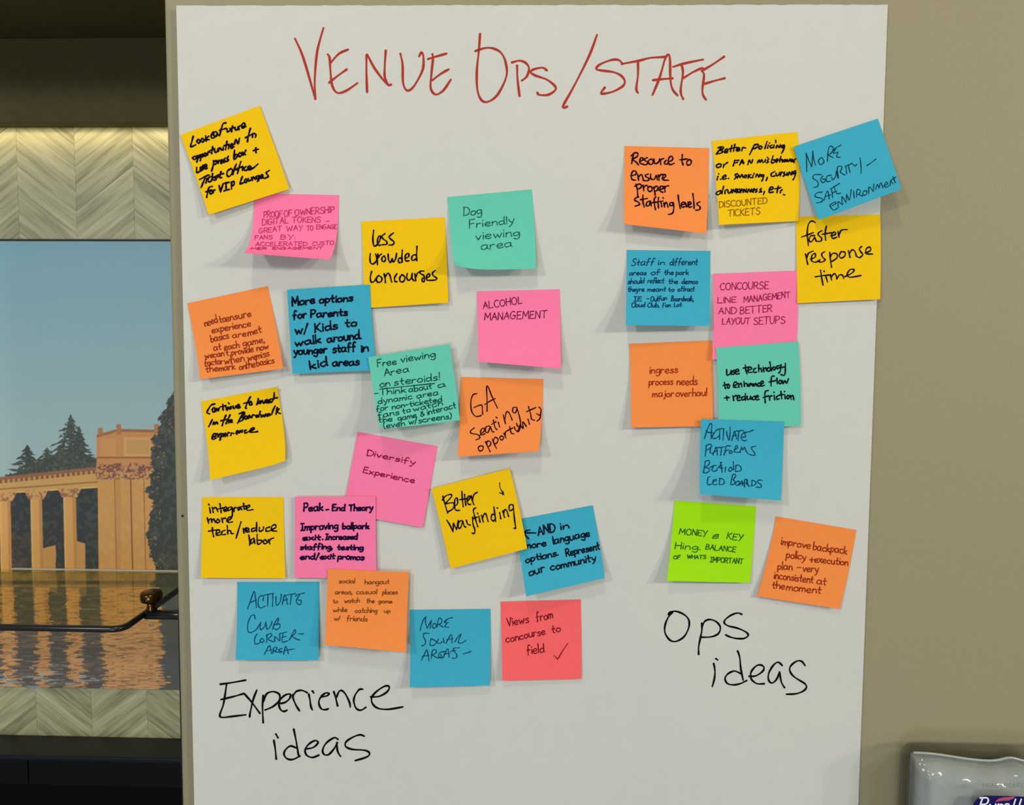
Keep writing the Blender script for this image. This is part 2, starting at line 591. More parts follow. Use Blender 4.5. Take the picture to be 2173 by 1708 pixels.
# clamp knob standing on the glass near its right edge, screwed to a bar from the wall
kb = at_z(322, 1297, zs)
knob = empty('clamp_knob', (kb.x, kb.y, zs))
tag(knob, 'round dark bronze clamp knob standing on the glass shelf', 'knob')
lathe('stem', [(0.0052, 0.0), (0.0056, 0.002), (0.0046, 0.006), (0.0046, 0.0105)], (kb.x, kb.y, zs + 0.0002), (0, 0, 1), bronze, knob)
lathe('knob_head', [(0.006, 0.0), (0.0105, 0.001), (0.0112, 0.0035), (0.0112, 0.0085), (0.0098, 0.0108), (0.006, 0.0114)],
      (kb.x, kb.y, zs + 0.0107), (0.02, -0.03, 1), bronze, knob)
arm = empty('shelf_bracket', (X_EDGE - 0.001, kb.y, zs - 0.012))
tag(arm, 'short black bracket joining the glass shelf to the wall end', 'bracket')
tube('bar', [(xe + 0.0025, kb.y, zs - 0.0035), (X_EDGE - 0.004, kb.y, zs - 0.0035)], 0.0052, black_metal, arm)
box('wall_plate', (X_EDGE - 0.004, kb.y - 0.010, zs - 0.012), (X_EDGE - 0.0003, kb.y + 0.010, zs + 0.005), black_metal, arm, 0.001)
rail = box('shelf_rail', (X_EDGE - 0.0019, 0.004, 0.0), (X_EDGE - 0.0001, 0.014, at(370, 1292, 0.004).z), black_metal)
tag(rail, 'thin black upright rail running down the wall end below the bracket', 'rail')

# ------------------------------------------------------------------ handwriting
FONT = {
 'a': "5,5.4 3,6 .8,5 0,2.8 1,.3 3,.3 4.6,2.2 5,5.4 4.9,2 5.8,0",
 'b': ".3,10 0,5 .2,0/.2,3.4 1.5,5.6 3.8,5.6 4.8,3.2 3.6,.6 1.5,0 .2,.8",
 'c': "4.6,5 3,6 1,5.2 0,2.8 1,.5 3,0 4.8,1",
 'd': "4.6,4.6 3,5.8 1,5 0,2.8 1,.4 2.8,.2 4.6,2.2/5,10 4.8,4 5.2,0",
 'e': ".2,2.8 3,3.1 4.4,4 4.1,5.5 2.4,6 .6,4.8 0,2.6 1,.4 3,0 4.8,1",
 'f': "4.4,9.2 3,10 1.8,8.6 1.5,4 1.2,-1/0,5.2 3.8,5.6",
 'g': "4.8,5 3,6 .8,5 0,3 1,1 3,1 4.6,3 4.9,5.6/4.9,5.6 4.9,0 4,-3.4 2,-4 .4,-2.8",
 'h': ".2,10 .2,5 0,0/.1,3 1.8,5.6 3.6,5.6 4.4,3.6 4.6,0",
 'i': ".3,6 .2,0/.3,8.4 .5,7.8",
 'j': "2,6 2,-1 1.2,-3.8 0,-3/2,8.4 2.2,7.8",
 'k': ".2,10 .1,0/4,5.6 .3,2.8/.8,3 4.4,0",
 'l': ".3,10 .2,0",
 'm': ".2,6 0,0/.1,3 1.4,5.6 2.8,5.4 3.2,3 3.2,0/3.2,3 4.6,5.6 6,5.4 6.4,3 6.6,0",
 'n': ".2,6 0,0/.1,3 1.8,5.6 3.6,5.4 4.2,3 4.4,0",
 'o': "2.6,6 .8,5 0,2.8 .8,.5 2.6,0 4.4,1.2 4.8,3.4 4,5.4 2.4,6",
 'p': ".3,6 .2,0 0,-4/.2,3.6 1.6,5.8 3.8,5.6 4.6,3.4 3.4,1 1.6,.4 .3,1.2",
 'q': "4.6,5 3,6 .8,5 0,3 1,.8 3,.8 4.6,3/4.7,6 4.7,-4",
 'r': ".2,6 .2,3 0,0/.1,2.8 1,5 2.6,5.9 3.8,5.4",
 's': "4,5.2 2.4,6 .8,5.2 1,3.8 3,2.8 4,1.6 3,.2 1.2,0 0,.8",
 't': "1.8,9 1.6,3 2,.4 3.4,.2/0,5.8 3.8,6",
 'u': "0,6 .2,2 1.4,0 3,.4 4.4,2.6 4.6,6/4.6,6 4.5,2 5,0",
 'v': "0,6 2,0/2,0 4.2,6",
 'w': "0,6 1.4,0/1.4,0 3.2,4.6/3.2,4.6 4.6,0/4.6,0 6.4,6",
 'x': "0,6 4.4,0/4.2,6 0,0",
 'y': ".2,6 1,3 2.6,1.6/4.8,6 3.2,.5 1.6,-3.2 .2,-4",
 'z': "0,6 4.4,6/4.4,6 0,0/0,0 4.6,0",
 'A': "0,0 3,10/3,10 5.6,0/1,3.8 5,4",
 'B': ".3,10 0,0/0,9.6 3,10 4.4,8 3.2,5.8 .4,5.2/.4,5.2 3.8,5 5,2.8 3.6,.4 0,0",
 'C': "5.2,8.6 3.4,10 1,8.4 0,5 1,1.2 3.2,0 5.4,1.2",
 'D': ".3,10 0,0/-.3,9.8 3,9.6 5.4,7 5.4,3.4 3.4,.6 0,0",
 'E': ".3,10 0,0/.3,10 4.6,10/.2,5.2 3.8,5.4/0,0 4.8,.2",
 'F': ".3,10 0,0/.3,10 4.8,10.2/.2,5.2 3.8,5.4",
 'G': "5.2,8.6 3.4,10 1,8.2 0,5 1,1.2 3.2,0 5.2,1.6 5.2,4.6/3,4.6 6.2,4.6",
 'H': ".3,10 0,0/5.2,10 5,0/.2,5 5,5.2",
 'I': ".3,10 .2,0",
 '|': "0,10 3.8,10/1.9,10 1.8,0/0,0 3.8,0",
 'J': "3.4,10 3.4,2 1.8,0 0,1.2",
 'K': ".3,10 0,0/4.6,10 .3,4.6/1,5.2 5,0",
 'L': ".3,10 0,0/0,0 4.6,.2",
 'M': "0,0 .6,10/.6,10 3.4,3/3.4,3 6.4,10/6.4,10 6.8,0",
 'N': "0,0 .3,10/.3,10 5,0/5,0 5.2,10",
 'O': "3,10 .8,8.4 0,5 .8,1.4 3,0 5.2,1.4 6,5 5.2,8.6 3,10",
 'P': ".3,10 0,0/0,9.6 3.2,10 5,7.6 3.4,5 .3,4.4",
 'R': ".3,10 0,0/0,9.6 3.2,10 5,7.6 3.4,5 .3,4.4/1.8,4.7 5.2,0",
 'S': "5,8.6 3,10 .8,8.6 1,6.4 3.6,4.8 5.2,2.8 4,.4 1.8,0 0,1.4",
 'T': "0,9.8 6,10.2/3,10 2.8,0",
 'U': "0,10 .2,3 1.8,.2 3.8,.6 5.2,4 5.4,10",
 'V': "0,10 2.6,0/2.6,0 5.4,10",
 'W': "0,10 1.8,0/1.8,0 4,7.6/4,7.6 6,0/6,0 8,10",
 'X': "0,10 5,0/5,10 0,0",
 'Y': "0,10 2.6,5/5.2,10 1.6,-1",
 'Z': "0,10 5,10/5,10 0,0/0,0 5.2,0",
 '-': "0,3.4 3.4,3.6", '+': "2.4,6 2.2,0/0,3 4.8,3.2", '/': "3.4,10.5 0,-1", '.': ".2,.6 .7,.1", ',': ".6,.8 0,-2",
 ':': ".3,6 .6,5.4/.3,1 .6,.4", '!': ".6,10 .4,3/.3,.7 .7,.1", '(': "2,10.5 .3,7 .2,3 1.8,-1.5",
 ')': "0,10.5 1.8,7 1.8,3 .2,-1.5", "'": ".5,10 .2,7.6",
 '@': "4.2,3 3,5 1.8,3.6 2.6,2 4,3 5,2.4 5.6,5 4,8 1.6,7.4 0,4 1.4,.2 4,0",
 '&': "4.8,1 3,3.6 1.4,5.4 2,7.4 3.4,6.4 1,3.6 .2,1.4 2,0 4.6,3.4",
}


def parse(s):
    return [[tuple(map(float, p.split(','))) for p in st.split()] for st in s.split('/') if st.strip()]


GLYPH = {k: parse(v) for k, v in FONT.items()}


def low(y):
    return y * 0.9 if y < 0 else (y * 0.84 if y <= 6 else 5.04 + (y - 6) * 1.24)


for k_ in GLYPH:
    if k_.islower():
        GLYPH[k_] = [[(x_, low(y_)) for x_, y_ in st_] for st_ in GLYPH[k_]]


def smooth_pts(p, sub=6):
    if len(p) < 3:
        if len(p) == 2:
            return [(p[0][0] + (p[1][0] - p[0][0]) * k / 8, p[0][1] + (p[1][1] - p[0][1]) * k / 8) for k in range(9)]
        return p
    out = []
    for i in range(len(p) - 1):
        p0, p1, p2, p3 = p[max(i - 1, 0)], p[i], p[i + 1], p[min(i + 2, len(p) - 1)]
        for k in range(sub):
            t = k / sub
            out.append(tuple(0.5 * (2 * p1[j] + (p2[j] - p0[j]) * t + (2 * p0[j] - 5 * p1[j] + 4 * p2[j] - p3[j]) * t * t
                                    + (3 * p1[j] - p0[j] - 3 * p2[j] + p3[j]) * t ** 3) for j in (0, 1)))
    out.append(p[-1])
    return out


def word(text, x0, y0, x1, y1, h, slant=0.06):
    """strokes of a handwritten word between two baseline points"""
    gap = 1.5
    x = 0.0
    items = []
    for ch in text:
        g = GLYPH[ch]
        xsn = [p[0] for st in g for p in st]
        w = max(xsn)
        jx, jy, js = random.uniform(-.2, .2), random.uniform(-.35, .35), random.uniform(.93, 1.07)
        items.append((g, x + jx, jy, js))
        x += w + gap
    total = max(x - gap, 0.1)
    L = math.hypot(x1 - x0, y1 - y0)
    ux, uy = (x1 - x0) / L, (y1 - y0) / L
    sx, sy = L / total, h / 10.0
    res = []
    for g, ox, oy, js in items:
        for st in g:
            q = []
            for (a_, b_) in st:
                bb = (b_ * js + oy) * sy
                aa = (ox + a_) * sx + slant * bb
                q.append((x0 + ux * aa + uy * bb, y0 + uy * aa - ux * bb))
            res.append(q)
    return res


def ribbon(strokes, width, place, wob=0.18):
    """flat ink strokes; place() takes a photo point and a layer index"""
    vs, fs = [], []
    for si, st in enumerate(strokes):
        p = smooth_pts(st)
        q = [p[0]]
        for a_ in p[1:]:
            if math.hypot(a_[0] - q[-1][0], a_[1] - q[-1][1]) > 0.35:
                q.append(a_)
        if len(q) < 2:
            q.append((q[0][0] + width * 0.5, q[0][1] + width * 0.3))
        ph = random.uniform(0, 6)
        m = len(q)
        rows = []
        dirs = []
        for i in range(m):
            a_, c_ = q[max(i - 1, 0)], q[min(i + 1, m - 1)]
            dx, dy = c_[0] - a_[0], c_[1] - a_[1]
            l = math.hypot(dx, dy) or 1
            dirs.append((dx / l, dy / l))
        seq = []
        r0 = width / 2
        dx, dy = dirs[0]
        for k in (1.0, 0.75, 0.4):
            seq.append((q[0][0] - dx * r0 * k, q[0][1] - dy * r0 * k, dirs[0], math.sqrt(max(0.02, 1 - k * k))))
        for i in range(m):
            seq.append((q[i][0], q[i][1], dirs[i], 1.0))
        dx, dy = dirs[-1]
        for k in (0.4, 0.75, 1.0):
            seq.append((q[-1][0] + dx * r0 * k, q[-1][1] + dy * r0 * k, dirs[-1], math.sqrt(max(0.02, 1 - k * k))))
        b0 = len(vs)
        for i, (x, y, d, k) in enumerate(seq):
            r = r0 * k * (1 + wob * math.sin(ph + i * 0.55))
            vs.append(place(x - d[1] * r, y + d[0] * r, si))
            vs.append(place(x + d[1] * r, y - d[0] * r, si))
        for i in range(len(seq) - 1):
            fs.append((b0 + 2 * i, b0 + 2 * i + 1, b0 + 2 * i + 3, b0 + 2 * i + 2))
    return vs, fs


INK = {}


def ink(c, rough=0.5):
    if c not in INK:
        INK[c] = simple('ink', tuple(v * (0.82 if max(c) > 90 else 0.6) for v in alb(c)[:3]) + (1,), 0.85, spec=0.06)
    return INK[c]


def to_photo(strokes, crop):
    ox, oy, s = crop
    return [[(ox + x / s, oy + y / s) for x, y in st] for st in strokes]


# crops the handwriting was measured in: origin in the photo and magnification
CR = dict(T1=(600, 40, 4.346), T2=(1080, 40, 4.346), EX=(440, 1430, 4.9386), OP=(1380, 1280, 6.036),
          A=(370, 210, 4.744), B=(750, 390, 5.3), C=(380, 590, 5.053), D=(770, 600, 4.4955), E=(400, 800, 7.425),
          F=(410, 1040, 5.053), G=(720, 900, 7.425), H=(900, 980, 5.3), I=(480, 1190, 5.3), J=(850, 1250, 5.3),
          K=(1300, 270, 5.4325), L=(1670, 240, 4.065), M=(1310, 510, 5.3), N=(1310, 700, 5.3), O=(1460, 870, 8.133),
          P=(1390, 1040, 4.829))

# ------------------------------------------------------------------ flip chart sheet
paper_mat = grain(simple('chart_paper', alb((202, 201, 194)), 0.75, spec=0.15), 60, 0.012, 0.12, 0.001, 5)
PTL, PTR, PBR, PBL = (374, 12), (1884, 10), (1812, 1960), (418, 1960)


def paper_lift(u, v):
    return (0.0012 + 0.0050 * (1 - u) ** 10 + 0.0018 * u ** 12 + 0.0006 * math.sin(u * 9 + 1) * math.sin(v * 5)
            + 0.0004 * math.sin(u * 17 - v * 6))


def paper_point(u, v):
    top = (PTL[0] + (PTR[0] - PTL[0]) * u, PTL[1] + (PTR[1] - PTL[1]) * u)
    bot = (PBL[0] + (PBR[0] - PBL[0]) * u, PBL[1] + (PBR[1] - PBL[1]) * u)
    return top[0] + (bot[0] - top[0]) * v, top[1] + (bot[1] - top[1]) * v


def paper_uv(x, y):
    v = (y - 11) / (1960 - 11)
    l = PTL[0] + (PBL[0] - PTL[0]) * v
    r = PTR[0] + (PBR[0] - PTR[0]) * v
    return min(1, max(0, (x - l) / (r - l))), min(1, max(0, v))


nu, nv = 120, 90
vs, fs = [], []
for j in range(nv + 1):
    for i in range(nu + 1):
        u, v = i / nu, j / nv
        x, y = paper_point(u, v)
        if j == 0:
            y += random.uniform(-0.8, 0.8)
        vs.append(at(x, y, -paper_lift(u, v)))
for j in range(nv):
    for i in range(nu):
        a0 = j * (nu + 1) + i
        fs.append((a0, a0 + nu + 1, a0 + nu + 2, a0 + 1))


def two_sided(vs, fs, t=0.00012):
    """a sheet with a front and a back"""
    n_ = len(vs)
    return (vs + [v + Vector((0, t, 0)) for v in vs],
            fs + [tuple(n_ + i for i in reversed(f)) for f in fs])


paper = link_mesh('flip_chart_sheet', *two_sided(vs, fs), paper_mat, origin=at(1115, 1708))
tag(paper, 'large white flip chart sheet hung on the wall, covered with sticky notes', 'paper')


def on_paper(x, y, si):
    return at(x, y, -(paper_lift(*paper_uv(x, y)) + 0.0002 + 0.000002 * (si % 12)))


RED, BLK = (186, 62, 50), (14, 14, 15)
title = to_photo(parse(
 "113,183 190,360 300,738/300,738 295,560 318,300 375,85"
 "/415,328 432,360 440,480 455,610 500,680 580,665 688,592/445,400 520,320 602,283/428,588 500,530 590,465"
 "/778,675 772,500 772,335/780,328 850,460 960,600 1000,605/950,292 940,450 942,540 975,612"
 "/1085,322 1105,420 1110,590 1148,660 1210,620 1290,470 1297,350 1280,310 1258,345"
 "/1380,325 1385,370 1370,520 1365,640 1410,697 1480,660 1550,560/1340,370 1420,345 1510,320/1380,565 1460,505 1530,465"
 "/1820,138 1808,300 1790,480 1795,650 1830,745 1890,765 1980,700 2060,540 2060,420 2020,320 1950,275 1870,268 1775,297"),
 CR['T1']) + to_photo(parse(
 "75,430 80,560 98,712/28,402 100,385 160,410 185,460 165,530 120,568"
 "/350,475 310,450 230,465 200,490 240,520 350,560 425,620 425,660 360,700 280,700 262,680"
 "/812,148 740,340 600,620 505,790 505,820 538,808"
 "/885,632 850,680 870,690 960,670 1050,620 1068,570 1030,520 960,490 850,475 805,460 840,420 940,380 1010,378 1050,415"
 "/1040,415 1200,385 1300,360 1440,350/1190,385 1190,520 1175,640 1190,682"
 "/1325,700 1390,540 1440,370 1470,330 1485,370 1490,560 1510,650 1555,705/1328,565 1420,555 1510,548"
 "/1595,430 1605,500 1585,640 1590,700 1608,738/1515,442 1620,410 1790,375/1610,545 1700,490 1780,455 1800,470"
 "/1780,480 1800,520 1785,640 1790,700 1818,745/1795,470 1880,420 1985,348/1800,600 1900,570 1990,547"), CR['T2'])
tag(link_mesh('heading', *ribbon(title, 4.6, on_paper), ink(RED), paper, smooth=False), 'red marker heading')
cap1 = to_photo(parse(
 "135,108 260,90 400,65/200,115 185,220 165,330 130,430 160,455 260,445 402,428/143,268 260,240 340,218 380,205"
 "/385,205 460,290 550,412/518,170 480,270 450,400 443,450"
 "/585,225 578,350 585,510/590,290 620,210 690,185 755,215 750,280 690,340 605,378"
 "/750,310 810,300 860,260 870,215 830,215 780,250 750,310 765,370 800,392 835,380"
 "/895,215 900,260 930,330 965,385/895,240 930,185 990,172 1045,195"
 "/1062,210 1075,270 1085,340 1100,375/1100,178 1115,198"
 "/1195,240 1250,230 1275,205 1240,200 1190,240 1168,300 1190,360 1230,375 1268,365"
 "/1325,185 1345,250 1365,335/1350,250 1380,185 1410,175 1450,215 1490,300 1497,345"
 "/1628,160 1590,165 1545,230 1535,290 1560,360 1610,380 1660,350"
 "/1712,240 1800,235 1880,190 1908,140 1870,125 1790,170 1725,240 1730,310 1790,360 1900,370 2048,345"
 "/697,695 712,790 722,892/718,630 740,668"
 "/905,578 930,700 955,850/930,775 870,755 815,800 805,850 840,890 900,895 970,860"
 "/1035,785 1110,770 1160,720 1130,698 1070,730 1025,790 1040,850 1100,875 1170,850"
 "/1368,685 1330,668 1250,720 1210,790 1220,840 1270,845 1330,780 1362,720/1355,720 1365,810 1395,862"
 "/1645,652 1600,638 1530,660 1455,710 1450,760 1520,790 1650,800 1700,830 1670,870 1550,908"), CR['EX'])
tag(link_mesh('caption', *ribbon(cap1, 3.9, on_paper), ink(BLK), paper, smooth=False), 'black caption at lower left')
cap2 = to_photo(parse(
 "230,145 260,110 340,105 440,150 495,220 490,320 430,430 330,488 250,470 190,380 190,280 230,180 285,115"
 "/660,255 660,350 640,450 620,560 620,655/665,300 700,230 770,208 850,240 898,310 870,390 780,430 660,435"
 "/1172,142 1120,125 1040,150 960,210 950,255 1000,290 1120,320 1220,365 1255,410 1200,450 1100,450 1020,430 965,405"
 "/812,770 828,860 822,960 795,1065/840,710 862,725"
 "/1118,610 1145,690 1160,840 1190,985/1155,900 1080,868 1000,900 958,960 985,1025 1060,1045 1150,1030 1235,990"
 "/1265,935 1350,930 1430,880 1458,830 1430,795 1370,795 1310,850 1285,910 1300,980 1370,1030 1460,1030"
 "/1690,797 1640,755 1580,790 1520,890 1515,980 1560,1022 1620,970 1655,880/1655,880 1680,1010 1720,1080"
 "/1982,797 1940,745 1880,740 1810,790 1785,850 1820,920 1900,980 1980,1030 2000,1080 1950,1130 1860,1160 1745,1165"), CR['OP'])
tag(link_mesh('caption', *ribbon(cap2, 3.7, on_paper), ink(BLK), paper, smooth=False), 'black caption at lower right')

# ------------------------------------------------------------------ sticky notes
PAPERS = {}
for nm, c in dict(yellow=(236, 189, 2), orange=(240, 138, 68), pink=(255, 120, 163), blue=(58, 164, 190),
                  teal=(98, 194, 170), lime=(156, 218, 6), coral=(246, 98, 100)).items():
    PAPERS[nm] = grain(simple(nm + '_note_paper', alb(c), 0.7, spec=0.15), 180, 0.015, 0.08, 0.0004)


class Note:
    """a curling square of paper: top edge stuck down, foot lifted by ll (left) and lr (right) metres"""

    def __init__(s, tl, tr, br, bl, ll, lr, base=0.0, p=2.0, tc=0.0, corner=None):
        s.corner = corner
        s.tl, s.tr, s.br, s.bl, s.ll, s.lr, s.base, s.p, s.tc = tl, tr, br, bl, ll, lr, base, p, tc
        dx, dy = tr[0] - tl[0], tr[1] - tl[1]
        s.d = (-dy, dx)

    def px(s, u, v):
        k = v ** s.p
        res = []
        for j in (0, 1):
            t = s.tl[j] + (s.tr[j] - s.tl[j]) * u
            b_ = s.bl[j] + (s.br[j] - s.bl[j]) * u
            res.append(t + v * s.d[j] + k * (b_ - t - s.d[j]))
        if s.corner:
            c = s.ck(u, v)
            res = [res[0] + s.corner[1] * c, res[1] + s.corner[2] * c]
        return res

    def ck(s, u, v):
        return max(0, (1 - u) if s.corner[0] == 'l' else u) ** 5 * max(0, v) ** 5

    def lift(s, u, v):
        x, y = s.px(u, v)
        base = paper_lift(*paper_uv(x, y)) + 0.0004 + s.base
        if s.corner:
            base += s.corner[3] / 1000 * s.ck(u, v)
        return base + (s.ll * (1 - u) + s.lr * u) * max(v, 0) ** s.p + s.tc * (1 - v) ** 6 * u ** 6

    def uv(s, x, y):
        u = v = 0.5
        for _ in range(12):
            a_ = s.px(u, v)
            e = 1e-3
            b_, c_ = s.px(u + e, v), s.px(u, v + e)
            j11, j21 = (b_[0] - a_[0]) / e, (b_[1] - a_[1]) / e
            j12, j22 = (c_[0] - a_[0]) / e, (c_[1] - a_[1]) / e
            det = j11 * j22 - j12 * j21
            rx, ry = x - a_[0], y - a_[1]
            u += (rx * j22 - ry * j12) / det
            v += (j11 * ry - j21 * rx) / det
            u, v = min(1.02, max(-0.02, u)), min(1.02, max(0.0, v))
        return u, v


def sticky(color, quad, ll, lr, label, writing, base=0.0, p=2.0, tc=0.0, corner=None):
    """writing: list of (crop, pen width, ink colour, words, strokes)"""
    nt_ = Note(*quad, ll / 1000, lr / 1000, base / 1000, p, tc / 1000, corner)
    g = 28
    vs, fs = [], []
    for j in range(g + 1):
        for i in range(g + 1):
            u, v = i / g, j / g
            x, y = nt_.px(u, v)
            vs.append(at(x, y, -nt_.lift(u, v)))
    for j in range(g):
        for i in range(g):
            a0 = j * (g + 1) + i
            fs.append((a0, a0 + g + 1, a0 + g + 2, a0 + 1))
    mid = (vs[0] + vs[g]) / 2
    o = link_mesh('sticky_note', *two_sided(vs, fs), PAPERS[color], origin=mid)
    tag(o, label, 'sticky note', 'sticky notes on the flip chart sheet')

    def place(x, y, si):
        u, v = nt_.uv(x, y)
        return at(x, y, -(nt_.lift(u, v) + 0.00022 + 0.000002 * (si % 12)))
    for (crop, wd, col, words, strokes, name, lab) in writing:
        st = []
        for w_ in words:
            st += word(*w_)
        st += parse(strokes) if strokes else []
        h = link_mesh(name, *ribbon(to_photo(st, CR[crop]), wd * (0.92 if wd > 3 else 0.84), place), ink(col), o, smooth=False)
        if lab:
            h['label'] = lab
    return o


def wr(crop, wd, col, words, strokes='', name='handwriting', lab=None):
    return (crop, wd, col, words, strokes, name, lab)


MK = (24, 12, 14)
# --- left group
sticky('pink', ((540, 410), (719.5, 414), (699, 551), (517, 537)), 24, 20,
       'pink sticky note with faint red capitals about digital tokens, curling under a yellow note',
       [wr('A', 1.9, (206, 50, 104), [("PROOF", 900, 1195, 1085, 1185, 62), ("OF", 1105, 1185, 1185, 1180, 60), ("OWNERSHIP", 1215, 1175, 1610, 1140, 62),
        ("DIGITAL", 885, 1270, 1145, 1250, 60), ("TOKENS", 1185, 1245, 1470, 1240, 55), ("-", 1530, 1245, 1560, 1243, 40),
        ("GREAT", 850, 1350, 1080, 1330, 48), ("WAY", 1130, 1330, 1290, 1320, 50), ("TO", 1335, 1325, 1395, 1320, 45), ("ENGAGE", 1430, 1310, 1635, 1305, 42),
        ("FANS", 810, 1415, 985, 1410, 40), ("BY:", 1070, 1410, 1215, 1415, 45), ("ACCELERATED", 815, 1480, 1335, 1475, 38), ("CUSTO", 1390, 1475, 1605, 1465, 38),
        ("MER", 770, 1515, 925, 1515, 20), ("ENGAGEMENT", 985, 1515, 1495, 1510, 22)])], p=2.6)
sticky('yellow', ((383, 286), (551, 224), (614, 401), (443, 456)), 5, 2.5,
       'tilted yellow sticky note at top left, bold black writing about press box and lounges',
       [wr('A', 4.0, MK, [],
        "190,375 175,430 165,480 215,460/240,405 225,430 245,445 258,420 240,405/280,395 268,420 285,435 300,410 280,395/315,370 320,425/345,375 318,400 350,410"
        "/420,330 400,335 395,365 420,370 432,345 420,330/390,330 370,370 385,395 440,360"
        "/520,240 490,250 470,310 455,370/455,315 520,295/530,300 535,330 560,315 562,295/585,270 575,330/560,300 605,285/610,285 615,315 640,300 640,280/650,310 650,275 675,270/680,285 710,265 700,240 680,260 685,295 718,275"
        "/210,575 185,590 200,610 225,590 210,575/230,570 235,600 225,635/235,580 255,565 255,585 238,595/265,560 268,590 260,620/268,570 290,552 290,575 272,585/310,545 298,560 312,575 325,555 310,545/335,565 340,535 360,535/385,480 375,550/355,520 405,500/405,515 412,540 435,525 438,500/445,525 455,490 475,515/490,515 492,485/530,425 515,510/500,470 550,455/545,500 548,465/565,485 590,465 580,450 565,470 575,495 600,480/605,455 620,405 640,450 655,395"
        "/765,295 745,370 735,430/715,390 790,350/785,385 795,345 820,360 815,385"
        "/225,690 225,740 255,725 262,685 265,725/290,665 275,690 295,700 270,720/300,690 325,675 315,655 298,680 310,705 330,695"
        "/395,620 390,670 375,725/395,635 425,620 420,650 395,660/440,650 445,620 465,618/465,645 490,625 480,610 465,630 475,650/510,595 500,615 515,625 495,640/545,575 530,600 548,612 525,630"
        "/605,515 600,605 625,590 640,560 615,560 605,580/660,540 645,560 660,580 680,555 660,540/685,535 715,560/720,515 690,565/820,490 822,540/795,520 845,505"
        "/255,810 320,775 350,765/310,790 290,840 270,890/325,800 318,845/365,780 340,800 345,835 370,825/385,750 375,820/410,780 380,800 405,820/415,800 440,785 430,770 412,790 420,812/470,730 455,790 475,790/440,765 495,750"
        "/570,700 535,725 530,765 550,780 580,750 585,715 570,700/625,655 605,700 590,760/590,720 640,705/670,630 650,690 635,750/630,700 690,680/685,720 690,690/720,680 700,700 710,720 730,715/740,705 770,690 760,672 740,690 750,715 800,690 840,655"
        "/380,880 350,890 335,940 325,990/315,935 375,915/370,920 355,945 372,955 385,930 370,920/390,945 395,920 410,915"
        "/450,870 465,935/465,935 490,855/520,840 520,915/495,850 550,838/500,925 550,910/575,835 575,905/570,840 600,830 600,860 580,875"
        "/685,780 670,820 660,855 700,840/720,805 705,825 720,840 735,815 720,805/745,800 750,825 775,810 778,790/785,820 795,785 815,810/850,770 825,780 830,805 850,790 855,770 850,810 835,830/865,795 890,775 880,760 865,780 872,800 895,790/955,720 925,740 935,760 945,780 905,800")], base=1.2)
sticky('yellow', ((766.6, 470), (944, 460.8), (951.5, 642), (774, 653.8)), 2.5, 5,
       "yellow sticky note reading 'Less crowded concourses' beside the green dog note",
       [wr('B', 3.6, MK, [],
        "228,522 218,610 228,690 250,698 290,650 305,595 285,590 270,640 278,688 305,688/355,560 320,590 335,620 375,650 370,680 325,685"
        "/450,552 415,580 400,600 430,630 458,655 440,685 400,688"
        "/190,785 185,840 195,890 225,900 260,860 275,790/250,790 265,850 270,910/265,850 290,810 315,790"
        "/345,810 320,835 325,870 350,872 362,840 345,810/390,790 395,850 415,885 435,840/435,840 450,880 475,840 485,780"
        "/550,745 545,830 550,880/545,840 515,835 505,865 520,890 550,870/580,840 620,820 620,785 595,790 580,830 590,865 625,865"
        "/715,702 710,800 712,865/705,800 675,800 655,830 665,862 710,840"
        "/205,985 190,1050 200,1105 235,1095 265,1050/285,1030 260,1060 270,1105 310,1100 320,1060 285,1030"
        "/345,1010 355,1060 360,1110/355,1050 385,1005 410,1030 430,1105/490,1010 465,1050 465,1095 490,1100"
        "/545,1020 520,1060 530,1100 565,1095 580,1050 545,1020/605,1010 600,1060 625,1085 655,1050 660,1000 660,1060 680,1090"
        "/690,1010 700,1090/700,1050 720,1005 745,990/790,980 750,985 755,1010 790,1030 800,1075 790,1100 770,1090 780,1060"
        "/820,1060 855,1040 850,1010 825,1030 825,1080 860,1085/920,975 890,1000 895,1030 935,1060 925,1080 875,1085")])
sticky('teal', ((949.4, 418), (1128.3, 401.7), (1137.7, 570), (960, 575)), 13, 12,
       "green sticky note reading 'Dog Friendly viewing area' with a curled lower left corner",
       [wr('B', 2.3, (22, 98, 88), [("Dog", 1240, 355, 1445, 342, 100), ("Friendly", 1305, 500, 1810, 440, 88), ("viewing", 1375, 632, 1870, 582, 92), ("area", 1435, 742, 1785, 706, 98)])],
       corner=('l', 4, -14, 6))
sticky('orange', ((397.4, 643.4), (568, 606.8), (601.3, 782), (424.5, 804.7)), 8, 6,
       'orange sticky note at far left, seven lines of red-brown writing about experience basics',
       [wr('C', 2.5, (152, 52, 28), [("need", 280, 520, 415, 470, 85), ("to", 440, 478, 500, 460, 85), ("ensure", 500, 465, 775, 408, 78),
        ("experience", 355, 590, 770, 515, 75), ("basics", 345, 690, 535, 640, 78), ("are", 575, 642, 720, 622, 70), ("met", 740, 618, 885, 578, 78),
        ("at", 375, 782, 455, 765, 75), ("each", 490, 772, 645, 742, 75), ("game,", 685, 732, 915, 690, 75),
        ("we", 280, 862, 370, 847, 65), ("can't", 370, 850, 530, 827, 70), ("provide", 565, 830, 800, 788, 72), ("now", 835, 782, 960, 757, 70),
        ("factor", 275, 942, 470, 917, 70), ("when", 490, 925, 700, 890, 80), ("we", 740, 882, 830, 867, 75), ("miss", 835, 866, 970, 832, 75),
        ("the", 290, 1012, 420, 992, 72), ("mark", 430, 1000, 600, 975, 72), ("on", 645, 982, 715, 972, 68), ("the", 715, 970, 820, 952, 80), ("basics", 835, 946, 1020, 907, 75)])])
